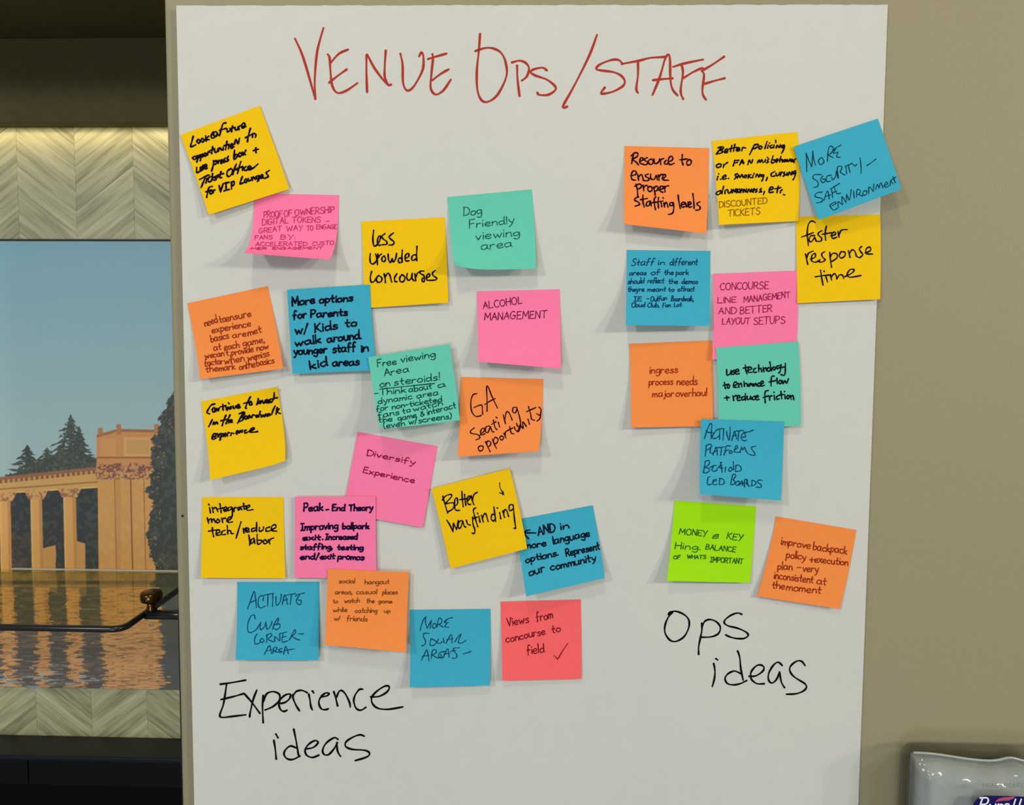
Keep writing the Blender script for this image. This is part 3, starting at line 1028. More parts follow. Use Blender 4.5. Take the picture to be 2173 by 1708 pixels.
sticky('blue', ((609, 614.7), (784.7, 603.5), (798, 785), (620.4, 792.8)), 4, 4,
       'blue sticky note in bold black about options for parents with kids',
       [wr('C', 4.0, (12, 20, 44), [("More", 1215, 300, 1455, 268, 90), ("options", 1505, 268, 1860, 245, 80), ("for", 1225, 440, 1365, 425, 85), ("Parents", 1415, 425, 1805, 400, 85),
        ("w/", 1245, 600, 1380, 588, 90), ("Kids", 1460, 580, 1700, 545, 90), ("to", 1785, 522, 1905, 512, 85), ("walk", 1250, 730, 1520, 690, 85), ("around.", 1590, 688, 1955, 648, 90),
        ("younger", 1230, 822, 1585, 800, 85), ("staff", 1650, 802, 1895, 775, 90), ("in", 1955, 792, 2030, 782, 85), ("kid", 1410, 978, 1590, 938, 92), ("areas", 1645, 947, 1930, 932, 85)])], base=2.6)
sticky('pink', ((1012, 617.8), (1187.7, 613.8), (1190.4, 782), (1014.7, 767.3)), 12, 14,
       "pink sticky note reading 'Alcohol management' in thin capitals",
       [wr('D', 2.2, (126, 22, 66), [("ALCOHOL", 1150, 250, 1520, 195, 65), ("MANAGEMENT", 1160, 355, 1755, 335, 68)])])
sticky('teal', ((781, 757.5), (954.2, 729.7), (975.8, 891.4), (804, 913)), 15, 5,
       "green sticky note filled with small writing, headed 'Free viewing area on steroids!'",
       [wr('D', 2.3, (16, 84, 74), [("Free", 140, 802, 320, 775, 70), ("viewing", 365, 760, 690, 708, 70), ("Area", 205, 890, 440, 847, 65), ("on", 165, 1000, 260, 980, 65), ("steroids!", 300, 977, 735, 925, 70),
        ("-Think", 115, 1078, 410, 1045, 60), ("about", 440, 1045, 660, 1007, 60), ("a", 715, 1002, 790, 990, 60), ("dynamic", 145, 1155, 470, 1107, 58), ("area", 515, 1102, 720, 1067, 58),
        ("for", 130, 1227, 240, 1210, 55), ("non-ticketed", 280, 1207, 755, 1130, 55), ("fans", 145, 1287, 345, 1255, 55), ("to", 380, 1247, 455, 1232, 50), ("watch", 485, 1227, 760, 1168, 55),
        ("the", 150, 1332, 280, 1320, 55), ("game", 335, 1315, 510, 1282, 55), ("&", 555, 1277, 590, 1267, 60), ("interact", 620, 1262, 890, 1192, 60),
        ("(even", 200, 1390, 400, 1362, 58), ("w/screens)", 440, 1352, 845, 1292, 58)], "200,1010 440,985 685,960")], base=7.2, corner=('l', 3, -6, 3))
sticky('orange', ((978, 799.8), (1153, 804.2), (1143.3, 957), (971.3, 969.3)), 13, 16,
       "orange sticky note reading 'GA seating opportunity' in large dark pen",
       [wr('D', 3.0, (58, 10, 26), [],
        "1088,1058 1050,1070 1030,1140 1040,1230 1080,1275 1130,1265/1060,1190 1130,1165 1140,1200 1142,1255"
        "/1185,1225 1185,1100 1180,1000 1195,990 1230,1080 1285,1195/1165,1160 1210,1130 1262,1105"
        "/1062,1385 1030,1410 1035,1435 1100,1450 1115,1480 1080,1498/1120,1450 1160,1410 1150,1385 1125,1410 1130,1450 1165,1440"
        "/1205,1365 1175,1375 1170,1420 1195,1425 1215,1370/1215,1370 1235,1420 1250,1420/1245,1310 1262,1380 1280,1400/1230,1350 1270,1325"
        "/1292,1330 1305,1375/1270,1280 1280,1290/1340,1260 1352,1310 1362,1345/1352,1310 1370,1235 1395,1240 1425,1310"
        "/1470,1190 1435,1190 1430,1230 1455,1240 1472,1200/1472,1200 1495,1280 1505,1350 1480,1370 1465,1340"
        "/1120,1555 1100,1575 1115,1605 1145,1590 1145,1560 1120,1555/1170,1515 1195,1570 1215,1612/1180,1540 1190,1510 1220,1520 1215,1550 1195,1565"
        "/1235,1490 1255,1540 1275,1580/1245,1510 1260,1475 1290,1490 1280,1525 1262,1535/1320,1460 1305,1480 1325,1500 1345,1475 1320,1460"
        "/1345,1435 1365,1480/1360,1460 1360,1425 1385,1410/1400,1370 1415,1430 1440,1440/1375,1410 1430,1385"
        "/1445,1375 1455,1400 1480,1420 1500,1390 1505,1350 1480,1410/1500,1350 1530,1390 1525,1325 1560,1370/1575,1300 1590,1350"
        "/1580,1180 1600,1250 1610,1300 1640,1310/1560,1230 1650,1190/1680,1185 1700,1210 1690,1260 1660,1250/1700,1210 1690,1290 1660,1320")], p=2.4)
sticky('yellow', ((425.9, 851.9), (587.9, 820.9), (610, 980), (445.8, 1018.9)), 11, 10,
       'yellow sticky note in bold black about investing in the boardwalk experience',
       [wr('E', 3.9, MK, [],
        "415,425 360,440 310,510 292,560 330,580/400,480 375,510 385,550 410,545 415,500 400,480/430,540 440,490 460,520 470,535 480,490/540,430 545,520/500,470 590,450/590,470 595,510/630,405 640,420/610,525 625,475 650,510 665,460 670,500/700,455 710,495 740,480 745,450 755,480/770,480 800,465 795,430 770,450 775,490 815,475"
        "/975,310 930,400 900,480 915,495/870,415 990,385/985,385 960,410 965,440 1000,430 985,385"
        "/1100,340 1075,435/1095,420 1130,370 1125,420 1160,370/1165,370 1185,415 1215,360/1215,400 1250,375 1240,350 1220,375 1235,410 1265,395/1290,350 1270,370 1295,385 1275,405/1350,245 1345,330 1310,400/1290,350 1400,325"
        "/375,670 345,730 320,778/385,745 400,705 415,745 440,705 460,740"
        "/590,600 555,690 530,765/510,690 610,665/655,595 620,670 590,735/610,690 640,680 630,725/650,700 685,690 670,670 645,705 690,715"
        "/870,560 820,640 775,725/800,580 870,550 885,570 850,620 820,635/820,640 860,640 850,680 800,700/900,610 880,640 900,665 925,640 905,610/960,600 930,625 945,655 970,620 985,640/1000,640 1010,600 1040,600/1130,540 1105,630/1090,600 1060,610 1070,635 1110,605/1140,590 1150,630 1180,595 1195,625 1215,580/1260,575 1230,600 1245,620 1280,580 1285,605/1365,455 1330,530 1310,590/1400,480 1385,540 1380,585/1430,500 1395,545 1445,575"
        "/370,950 430,925 420,890 385,910 370,960 395,980 430,960/450,890 480,940/500,890 455,945/520,890 510,940 495,995/520,900 550,895 545,930 515,935/560,925 590,905 580,885 560,915 575,935/610,930 620,880 645,880/665,920 680,880/710,885 712,890/750,890 785,865 775,845 750,870 765,900/800,880 815,840 840,870 850,835/910,835 880,850 890,880 925,870/950,860 1030,825 1030,800 980,820 970,860 1010,870 1090,858")],
       tc=4, corner=('r', -5, -2, -4))
sticky('pink', ((758.4, 916.2), (928.8, 947), (897.5, 1119.5), (727, 1089)), 1, 2.5,
       "tilted pink sticky note reading 'Diversify Experience' tucked behind another pink note",
       [wr('G', 2.6, (156, 14, 66), [("Diversify", 435, 490, 1190, 640, 95, 0), ("Experience", 380, 765, 1180, 928, 95, 0)])])
sticky('yellow', ((428.8, 1054.8), (602, 1054.8), (606, 1227), (426.2, 1226)), 5, 2.5,
       "yellow sticky note reading 'integrate more tech/reduce labor'",
       [wr('F', 3.4, MK, [],
        "175,185 185,245/165,150 172,160/205,185 215,240/210,205 240,185 265,230/285,145 295,200 300,240/265,200 330,190/325,215 360,200 350,180 330,195 335,225 365,220/410,180 375,190 375,220 410,200 415,180 420,240 415,285 390,290/430,195 438,230/435,210 450,185 470,190/510,180 480,190 485,215 510,190 520,210/540,140 545,205/520,175 580,170/555,200 600,180 600,160 575,175 580,215 640,208"
        "/150,295 165,355/160,330 190,305 200,345/200,325 220,310 235,345/265,310 245,330 260,350 285,335 265,310/305,300 315,345/312,320 330,300 350,305/360,330 400,310 415,285 380,295 360,325 380,345 420,340"
        "/205,400 210,460 220,500/165,440 255,425/245,465 285,450 275,425 250,440 250,480 290,480/340,430 310,445 305,475 345,475/365,380 370,470/370,445 395,430 410,465 432,465"
        "/535,410 545,460/540,435 560,405 580,405/560,440 595,425 585,405 565,425 570,450 600,445/680,345 680,445/665,405 630,415 630,445 675,425/710,400 710,440 745,430 755,395/820,395 780,410 785,440 825,435/835,425 885,400 880,370 845,385 840,430 895,440"
        "/595,480 605,540 605,590/650,515 620,535 615,575 650,550 655,520 660,570/685,475 690,575 725,565 735,540 690,535/770,530 750,550 765,575 795,560 770,530/805,530 820,575/812,550 830,525 862,512/460,515 485,430 512,340")])
sticky('pink', ((625.3, 1053.9), (797, 1053), (799, 1227), (624.7, 1226)), 1.5, 1.5,
       "pink sticky note headed 'Peak-End Theory' in bold purple-black marker",
       [wr('F', 3.7, (40, 12, 66), [("Peak", 1185, 225, 1390, 220, 85), ("-", 1425, 232, 1455, 228, 60), ("End", 1490, 220, 1625, 220, 65), ("Theory", 1670, 222, 1925, 215, 68),
        ("|mproving", 1155, 430, 1550, 412, 78), ("ballpark", 1600, 417, 1885, 412, 65), ("exit.", 1175, 537, 1390, 530, 62), ("|ncreased", 1420, 530, 1760, 525, 60),
        ("staffing,", 1150, 637, 1490, 632, 60), ("testing", 1545, 637, 1820, 640, 60), ("end/exit", 1150, 742, 1520, 735, 60), ("promos", 1550, 740, 1830, 747, 65)])], base=2.8)
sticky('blue', ((1090, 1103.6), (1258, 1072), (1283.4, 1226.2), (1116.4, 1265.3)), 14, 11,
       "blue sticky note with an arrow and 'AND in more language options', under a yellow note",
       [wr('H', 3.3, (8, 28, 50), [("AND", 1285, 825, 1475, 782, 95), ("in", 1540, 762, 1630, 740, 82), ("more", 1130, 980, 1375, 945, 80), ("language", 1455, 925, 1865, 832, 88),
        ("options.", 1145, 1135, 1510, 1052, 80), ("Represent", 1600, 1062, 1975, 980, 85), ("our", 1185, 1282, 1360, 1227, 92), ("community", 1425, 1220, 1935, 1107, 82)],
        "1255,800 1190,798 1125,800/1190,765 1150,775 1125,798/1125,800 1145,830 1175,862")])
sticky('yellow', ((915.5, 1036.6), (1081.5, 994), (1118.9, 1164), (956, 1206.4)), 2, 5,
       "tilted yellow sticky note reading 'Better wayfinding'",
       [wr('H', 3.2, MK, [],
        "210,385 230,460 265,575/205,430 240,385 300,365 305,395 240,465/250,470 320,460 340,480 320,530 270,560"
        "/340,500 375,470 370,405 345,430 345,520 365,545 400,545/425,330 430,420 440,505/455,365 460,420 470,490/400,425 495,410"
        "/490,440 515,410 510,380 490,400 485,450 505,480 525,475/530,380 545,440 560,480/545,430 560,370 600,340"
        "/255,655 290,710 325,785/325,785 330,690/330,690 365,760/365,760 385,660/420,660 390,680 385,740 410,740 435,665/435,665 450,720 470,735"
        "/475,655 490,700 520,710/545,620 550,700 570,760 565,805 540,800/580,515 555,540 565,600 585,670 605,730/545,640 600,620"
        "/615,610 630,680/600,575 605,585/645,600 665,675/655,640 680,580 700,600 720,670/785,505 795,590 805,670/795,600 765,590 755,640 780,665 805,630"
        "/850,570 862,640/820,515 826,522/885,550 905,625/895,600 905,540 930,550 950,615"
        "/1000,485 970,480 955,510 965,550 1000,530/1003,490 1010,580 1022,690 1030,745 1010,745"),
        wr('H', 2.2, MK, [], "850,235 855,290 895,370/845,345 870,355 895,372/895,372 888,330", 'arrow_mark')], base=3.2)
sticky('blue', ((503.6, 1234.9), (677.2, 1234.3), (675.7, 1400.8), (499.8, 1400)), 10, 6,
       "blue sticky note reading 'Activate club corner area' in thin slanted capitals",
       [wr('I', 2.4, (16, 74, 110), [],
        "240,540 280,430 315,342 330,420 340,525/265,470 340,440/395,390 365,420 360,500 390,530 435,510/420,400 415,450"
        "/390,395 460,380 530,365/470,385 465,512/525,370 520,515/560,400 560,480 575,500 610,450 620,375/630,490 660,380 690,490"
        "/640,450 690,430/680,385 780,368/735,375 720,490/780,400 800,380 880,362/830,375 790,440 800,480 835,490 845,450 810,440"
        "/325,655 315,610 280,620 245,700 245,790 280,805 340,770 390,690/385,700 385,775 430,740 445,690/445,690 460,770 500,730 515,680"
        "/520,770 545,700 585,640 580,690 550,720/555,720 600,710 600,750 560,775 530,750"
        "/350,820 325,860 320,925 350,935 390,910/400,870 380,900 400,920 425,895 400,870/455,920 460,830/450,840 500,815 510,845 470,880 530,910"
        "/545,910 550,850 600,900 600,820/600,820 680,800/640,815 630,910 690,900/625,860 675,850"
        "/710,890 740,830 770,775 780,810 735,850/740,850 790,880 830,890/810,820 870,822"
        "/430,1052 460,990 490,955 510,1045/445,1015 510,1000/525,1040 535,980 570,975 560,1005 535,1010 580,1030/630,985 590,1000 600,1030 630,1020 590,1010"
        "/645,1050 670,960 700,1045/650,1010 765,990")])
sticky('orange', ((696, 1207), (867.7, 1214.2), (861.1, 1384), (689, 1368.3)), 8, 9,
       'orange sticky note about social hangout areas in small brown print',
       [wr('I', 2.1, (142, 74, 24), [("social", 1270, 250, 1445, 250, 52), ("hangout", 1560, 262, 1835, 257, 56), ("areas,", 1225, 372, 1415, 375, 52), ("casual", 1465, 375, 1695, 370, 55), ("places", 1758, 377, 1925, 375, 55),
        ("to", 1205, 477, 1255, 472, 45), ("watch", 1330, 472, 1500, 467, 50), ("the", 1580, 472, 1665, 472, 50), ("game", 1712, 472, 1865, 475, 45),
        ("while", 1205, 577, 1360, 572, 50), ("catching", 1450, 582, 1695, 582, 55), ("up", 1778, 582, 1845, 580, 45), ("w/", 1215, 670, 1280, 670, 50), ("friends", 1355, 672, 1585, 680, 62)])], base=5.2)
sticky('blue', ((870.2, 1293.8), (1041, 1291.9), (1039.2, 1454.2), (869.4, 1458.5)), 8, 7,
       "blue sticky note reading 'More social areas' in thin capitals",
       [wr('J', 2.3, (16, 68, 100), [],
        "220,465 250,360 285,310/285,310 280,370 300,440/300,440 325,390 350,350/345,365 330,440/375,385 355,420 380,440 405,400 375,385"
        "/410,430 430,330 465,345 455,385 425,395/425,395 480,428/490,370 530,335 582,320/530,335 500,375 540,375/520,385 500,420 545,430"
        "/320,500 270,495 255,530 280,580 275,620 240,640/345,555 330,625 375,630 400,590 345,555/430,560 410,600 440,610 470,590"
        "/480,550 490,605/510,610 570,510 580,605/520,570 590,555/610,595 640,545 680,505 660,560 650,600 690,605 735,575"
        "/235,800 275,720 295,680 310,740 320,805/245,755 320,745/345,780 360,690 400,685 395,720 355,740/355,740 420,775 450,765"
        "/500,700 440,715 430,760 470,775 450,735/480,770 530,670 545,765/490,730 555,720/560,700 620,690/660,660 600,665 600,700 635,740 620,775 580,775"
        "/705,730 750,715 795,700")])
sticky('coral', ((1062.3, 1276.4), (1232.5, 1272), (1233.6, 1440.6), (1066, 1444)), 5, 2.5,
       "coral red sticky note reading 'Views from concourse to field' with a check mark",
       [wr('J', 2.5, (132, 16, 28), [("Views", 1205, 420, 1445, 372, 95), ("from", 1530, 360, 1715, 327, 98), ("concourse", 1190, 602, 1630, 507, 88), ("to", 1705, 492, 1800, 477, 90), ("field", 1425, 737, 1615, 707, 105)]),
        wr('J', 2.2, (132, 16, 28), [], "1725,745 1768,788/1768,788 1820,700 1880,612", 'check_mark')])
# --- right group
sticky('orange', ((1325.8, 309.6), (1505.2, 314.2), (1498.8, 495.5), (1324.5, 475.2)), 12, 11,
       "orange sticky note reading 'Resource to ensure proper staffing levels'",
       [wr('K', 3.4, (40, 8, 28), [],
        "245,300 230,360 220,420/215,330 250,295 290,300 285,335 235,370 270,400 300,435/310,400 350,375 345,350 320,360 315,410 350,425/400,350 370,365 375,385 405,400 390,430 360,430/445,365 415,385 420,420 455,425 470,390 445,365/475,365 490,420 530,400 540,365/555,430 555,375 590,360/620,380 600,400 605,425 640,420/640,400 690,375 685,335 655,345 640,400 665,430 710,415"
        "/805,315 800,390 815,435/775,375 860,365/885,370 855,400 865,435 900,425 905,385 885,370"
        "/210,560 265,545 270,510 235,505 215,555 225,600 265,610/290,540 300,610/300,570 335,545 355,610/410,540 380,550 385,570 420,590 405,615 360,615/440,540 440,590 480,600 505,555 515,605/530,550 535,610/535,575 560,545 590,545/570,590 610,570 605,545 580,560 585,605 645,610"
        "/270,655 285,720 290,790/255,680 300,655 330,665 325,695 285,715/350,665 360,730/355,700 380,670 400,675/425,680 405,705 420,740 455,725 450,690 425,680/470,690 485,740 490,785/475,710 500,680 525,690 515,725 490,735/535,725 580,705 575,680 550,685 545,730 580,750/595,680 605,745/600,710 615,680 645,675"
        "/300,800 260,820 255,840 300,865 310,890 260,910/350,780 350,860 365,920/320,835 400,820/430,850 395,865 390,905 420,900 440,855 445,905/500,800 480,830 485,900 495,950/530,810 525,870 530,930/460,870 580,850/560,870 568,915/580,810 585,818/590,870 600,920/598,895 620,865 640,920/700,870 665,870 660,900 690,900 700,870 705,940 690,990 645,1005"
        "/755,780 765,860 780,935/790,900 830,880 820,860 795,880 800,920 830,915/840,870 855,920 875,860/870,900 905,880 895,860 875,880 880,920 910,915/925,765 935,840 940,935/1005,860 975,875 980,895 1010,920 1000,950 960,955")])
sticky('yellow', ((1510.8, 299), (1692, 279.6), (1694, 469), (1526, 477)), 9, 2,
       'yellow sticky note about better policing of fan misbehavior, left of a blue note',
       [wr('K', 3.5, MK, [],
        "1250,235 1220,275 1195,310/1215,235 1270,225 1275,245 1230,265/1230,268 1265,270 1255,295 1200,308/1285,285 1330,270 1320,250 1295,265 1290,290 1325,290/1375,210 1360,280/1410,195 1395,275/1345,250 1430,230/1425,265 1465,250 1455,235 1430,250 1435,272 1470,265/1490,270 1500,235 1535,240"
        "/1640,195 1610,255 1580,315/1625,215 1670,195 1680,215 1640,245 1612,245/1700,215 1685,240 1710,250 1722,225 1700,215/1780,165 1755,245/1795,205 1785,240/1810,180 1812,184/1840,205 1815,220 1825,240 1845,232/1862,205 1858,235/1880,150 1882,175/1885,240 1900,205 1920,235 1935,200/1980,205 1945,215 1955,235 1985,215 1970,260 1950,300"
        "/1230,420 1195,440 1205,462 1245,455 1250,430 1230,420/1275,465 1285,425 1285,435 1325,405/1410,380 1390,445/1405,385 1455,380/1400,412 1440,405/1465,435 1495,375 1510,420/1480,410 1515,405/1560,430 1575,380 1600,415 1615,375"
        "/1670,410 1690,375 1700,405 1720,372 1735,405/1755,400 1765,370/1785,345 1788,350/1800,365 1785,385 1795,400 1775,410/1850,330 1830,405 1860,405 1875,380 1845,375/1885,395 1910,380 1900,365 1885,380 1890,405/1940,335 1925,400/1930,380 1950,370 1955,400/1990,370 1965,385 1980,400 2000,375 2005,395/2015,370 2025,395 2045,365/2065,370 2050,390 2070,395 2080,375 2065,370/2090,405 2095,375 2110,365"
        "/1215,565 1205,605/1222,535 1226,541/1245,598 1250,600/1270,585 1305,565 1295,550 1270,570 1275,600 1310,590/1335,590 1340,592/1440,535 1410,545 1425,570 1405,600/1440,585 1450,550 1470,580 1490,545 1505,580/1530,550 1515,570 1535,580 1548,560 1530,550/1570,545 1562,585/1595,545 1568,565 1600,582/1615,580 1622,550/1630,530 1632,535/1650,575 1665,540 1685,575 1700,540/1725,545 1710,560 1730,570 1745,545 1735,590 1720,620/1785,575 1770,615"
        "/1870,510 1830,535 1835,565 1870,560/1885,530 1890,560 1920,545 1925,520/1935,560 1945,520 1965,520/1985,515 1975,535 1990,545 1965,565/2005,555 2012,525/2025,555 2040,515 2060,550 2070,510/2110,500 2080,515 2085,540 2110,515 2100,570 2080,605"
        "/1280,680 1260,765/1250,730 1205,745 1195,770 1225,775 1260,740/1295,765 1300,725 1325,720/1330,730 1335,760 1365,745 1370,715/1380,755 1390,715 1410,745 1420,710/1435,710 1430,755/1460,712 1435,735 1462,752/1470,740 1495,725 1485,712 1470,730 1480,752/1505,750 1515,712 1535,745 1545,710/1555,750 1570,712 1590,745 1600,710/1610,740 1640,722 1630,710 1612,728 1622,750/1665,710 1655,725 1668,735 1648,748/1715,705 1700,725 1720,740 1690,748/1750,740 1740,775"
        "/1805,730 1850,705 1840,685 1810,705 1805,750 1855,745/1910,675 1895,755/1870,710 1940,695/1955,720 1935,735 1935,755/1970,775 1985,780"),
        wr('K', 2.0, (150, 92, 16), [("DISCOUNTED", 1230, 927, 1780, 877, 70), ("TICKETS", 1330, 1027, 1700, 1005, 75)], lab='thin brown pencil capitals')])
sticky('yellow', ((1688.5, 460), (1868, 455), (1867.5, 634.8), (1692, 643.4)), 2, 3,
       "yellow sticky note reading 'faster response time' at the right edge of the sheet",
       [wr('L', 3.2, MK, [],
        "245,945 215,930 185,960 175,1040 185,1140/128,1068 190,1045 230,1030/240,1055 205,1060 190,1095 210,1110 240,1070/240,1070 252,1105"
        "/300,1015 275,1030 270,1050 300,1080 290,1105 255,1105/340,975 330,1040 335,1095/305,1045 390,1030/380,1060 420,1045 410,1025 385,1045 395,1080 430,1070"
        "/440,1020 450,1070/450,1050 470,1010 520,1005/160,1215 170,1260 180,1305/172,1250 185,1210 225,1190"
        "/205,1260 245,1240 240,1210 215,1230 215,1275 250,1285 285,1265/325,1195 300,1215 310,1245 330,1265 300,1285 275,1280"
        "/370,1200 375,1260 385,1330/375,1240 395,1210 430,1215 430,1250 385,1280/465,1200 450,1230 470,1250 500,1230 500,1200 465,1195"
        "/530,1185 545,1245/540,1215 560,1180 585,1190 600,1235/645,1150 625,1170 640,1200 655,1220 630,1245 610,1240"
        "/675,1205 720,1185 715,1155 685,1170 685,1210 740,1215"
        "/290,1355 300,1420 312,1485/245,1412 320,1400 380,1395/335,1405 350,1455/320,1360 322,1368"
        "/375,1395 385,1440/382,1420 405,1385 425,1400 430,1430/430,1430 455,1395 480,1400 490,1425/500,1410 560,1380 580,1350 545,1350 520,1390 545,1415 640,1400")])
sticky('blue', ((1683.5, 311.3), (1863, 251.6), (1913.5, 401), (1737.6, 466.8)), 11, 17,
       "blue sticky note reading 'More security - safe environment', overhanging the sheet's right edge",
       [wr('L', 2.2, (12, 66, 88), [],
        "172,505 170,420 165,345/165,345 190,410 215,465/215,465 220,390 222,325/222,325 230,390 248,450"
        "/300,380 272,410 290,445 320,420 300,380/350,415 355,330 372,285 400,300 385,340 355,360/355,360 400,385/400,320 430,295 466,275/425,300 400,345 440,335/440,340 430,375 460,380"
        "/295,530 240,530 225,560 265,590 265,630 228,640/310,540 290,575 315,600 335,570 305,570/385,535 345,545 345,590 375,585/385,550 395,575 420,545 425,500/425,500 440,560"
        "/445,560 435,470 475,460 460,510/460,510 500,535/510,465 515,525/500,460 560,435/530,450 545,515/560,430 585,455 605,440/630,385 640,460 640,520"
        "/690,452 730,425 768,395"
        "/305,680 255,690 245,720 300,735 305,760 255,775/320,750 350,670 365,740/330,720 375,705/385,650 395,730/375,655 455,605/390,690 430,670/405,630 430,690 465,690"
        "/390,780 370,795 400,835 435,820/385,800 420,780 415,765 380,785/445,815 440,765 480,790/480,790 475,720 510,770/510,770 515,700"
        "/520,710 540,750 555,660/575,670 580,735/600,725 605,660 635,670 620,700/610,700 655,715/665,670 655,700 680,705 690,675 665,670"
        "/705,695 710,635 745,675/745,675 750,610/765,660 780,615 795,645/795,645 810,600 830,645/840,625 870,610 855,595 840,625 855,640 880,625/890,625 895,585 915,610/915,545 935,600/895,580 940,550")],
       base=2.0, p=2.2)
sticky('blue', ((1330.2, 530.2), (1507.7, 532.3), (1506.6, 691.5), (1328.3, 690)), 15, 10,
       'blue sticky note with six lines of small writing about staff in areas of the park',
       [wr('M', 2.2, (12, 54, 96), [("Staff", 155, 285, 410, 275, 75, .3), ("in", 460, 277, 530, 275, 60), ("different", 590, 277, 900, 275, 75, .15), ("areas", 135, 392, 325, 387, 58, .15), ("of", 380, 387, 485, 380, 58), ("the", 525, 387, 630, 385, 62, .15), ("park", 660, 387, 800, 385, 60),
        ("should", 120, 492, 300, 480, 62, .15), ("reflect", 340, 482, 525, 480, 62, .15), ("the", 580, 487, 680, 485, 55), ("demos", 725, 490, 905, 487, 62), ("theyre", 120, 577, 300, 572, 58, .15), ("meant", 340, 577, 545, 572, 55, .15), ("to", 575, 577, 640, 575, 52), ("attract", 680, 572, 865, 570, 58, .15),
        ("|E", 185, 682, 270, 682, 48), ("-", 330, 672, 355, 670, 40), ("Oulfun", 375, 685, 555, 672, 55, .15), ("Boardwalk,", 605, 682, 855, 682, 55, .15), ("Cloud", 160, 752, 310, 747, 52, .15), ("Club,", 340, 752, 470, 750, 50, .15), ("Fan", 510, 752, 600, 747, 46, .15), ("Lot", 640, 747, 720, 742, 46, .15)])])
sticky('pink', ((1513.4, 580.8), (1692.6, 574.2), (1688, 755), (1511, 762.8)), 2.5, 1.2,
       'pink sticky note about concourse line management, above a green note',
       [wr('M', 2.1, (164, 28, 76), [("CONCOURSE", 1158, 560, 1700, 542, 78), ("LINE", 1130, 705, 1340, 697, 65), ("MANAGEMENT", 1425, 700, 1945, 642, 68), ("AND", 1140, 825, 1335, 825, 72), ("BETTER", 1385, 827, 1740, 800, 75), ("LAYOUT", 1180, 942, 1490, 940, 70), ("SETUPS", 1535, 947, 1885, 932, 80)])], base=0.8)
sticky('orange', ((1335.5, 729.2), (1510.6, 722.3), (1512.8, 904.3), (1339.6, 907)), 6, 3,
       "orange sticky note reading 'ingress process needs major overhaul'",
       [wr('N', 2.5, (164, 48, 18), [("ingress", 365, 490, 680, 480, 85), ("process", 355, 620, 625, 615, 80), ("needs", 670, 622, 900, 615, 95), ("major", 395, 752, 635, 750, 80), ("overhaul", 660, 752, 1005, 740, 85)])])
sticky('teal', ((1519, 737.7), (1694, 724.2), (1699.2, 902.8), (1524, 912)), 2.2, 2.2,
       "green sticky note reading 'use technology to enhance flow + reduce friction'",
       [wr('N', 3.3, (10, 24, 32), [],
        "1230,445 1235,510 1275,485 1280,450 1285,500/1320,450 1295,465 1325,485 1300,500/1330,475 1365,460 1355,440 1330,460 1335,495 1372,490"
        "/1440,395 1445,450 1460,495/1415,430 1490,415/1465,455 1510,440 1500,420 1475,435 1475,475 1515,475/1560,430 1535,445 1535,475 1565,475/1590,390 1590,470/1590,445 1615,430 1625,470/1640,420 1650,470/1648,440 1670,425 1680,460/1705,420 1685,440 1700,465 1725,445 1705,420/1715,360 1735,460/1760,415 1745,435 1765,450 1780,425 1760,415/1825,400 1795,410 1800,440 1830,420 1835,460 1815,485/1840,390 1850,425 1875,415/1890,375 1890,450 1880,510 1840,500"
        "/1205,590 1210,640 1220,660/1190,625 1245,610/1250,610 1235,640 1250,655 1265,630 1250,610/1305,630 1345,610 1335,585 1310,600 1310,640 1345,645/1360,600 1368,645/1365,620 1390,600 1400,640/1425,580 1430,635/1430,610 1455,600 1465,635/1500,600 1475,615 1485,635 1510,605 1520,630/1530,605 1535,635 1555,600 1565,630/1600,595 1580,610 1585,635 1610,625/1610,610 1645,595 1635,575 1612,595 1620,630 1655,622"
        "/1765,520 1740,520 1730,570 1730,630/1705,585 1780,570/1795,540 1800,605/1830,565 1815,590 1835,605 1850,580 1830,565/1855,570 1865,605 1885,570 1905,600 1925,550/1230,745 1235,790/1205,765 1260,760"
        "/1300,740 1310,795/1305,770 1325,740 1345,740/1345,770 1380,755 1370,735 1350,750 1352,790 1385,790/1440,715 1440,790/1425,750 1400,760 1405,790 1440,770/1460,745 1465,785 1495,770 1500,740 1505,780/1545,745 1520,760 1525,785 1550,780/1555,765 1585,750 1575,735 1555,755 1562,785 1595,780"
        "/1700,680 1665,695 1660,760 1665,820/1640,760 1705,740/1710,745 1715,790/1712,765 1730,740 1745,745/1765,735 1770,785/1760,700 1765,705/1810,740 1790,755 1795,780 1820,775/1840,690 1850,775/1815,735 1875,725/1885,730 1890,775/1880,690 1884,696/1920,735 1905,755 1920,775 1935,750 1920,735/1945,735 1955,780/1950,755 1975,735 1985,785")], base=3.2)
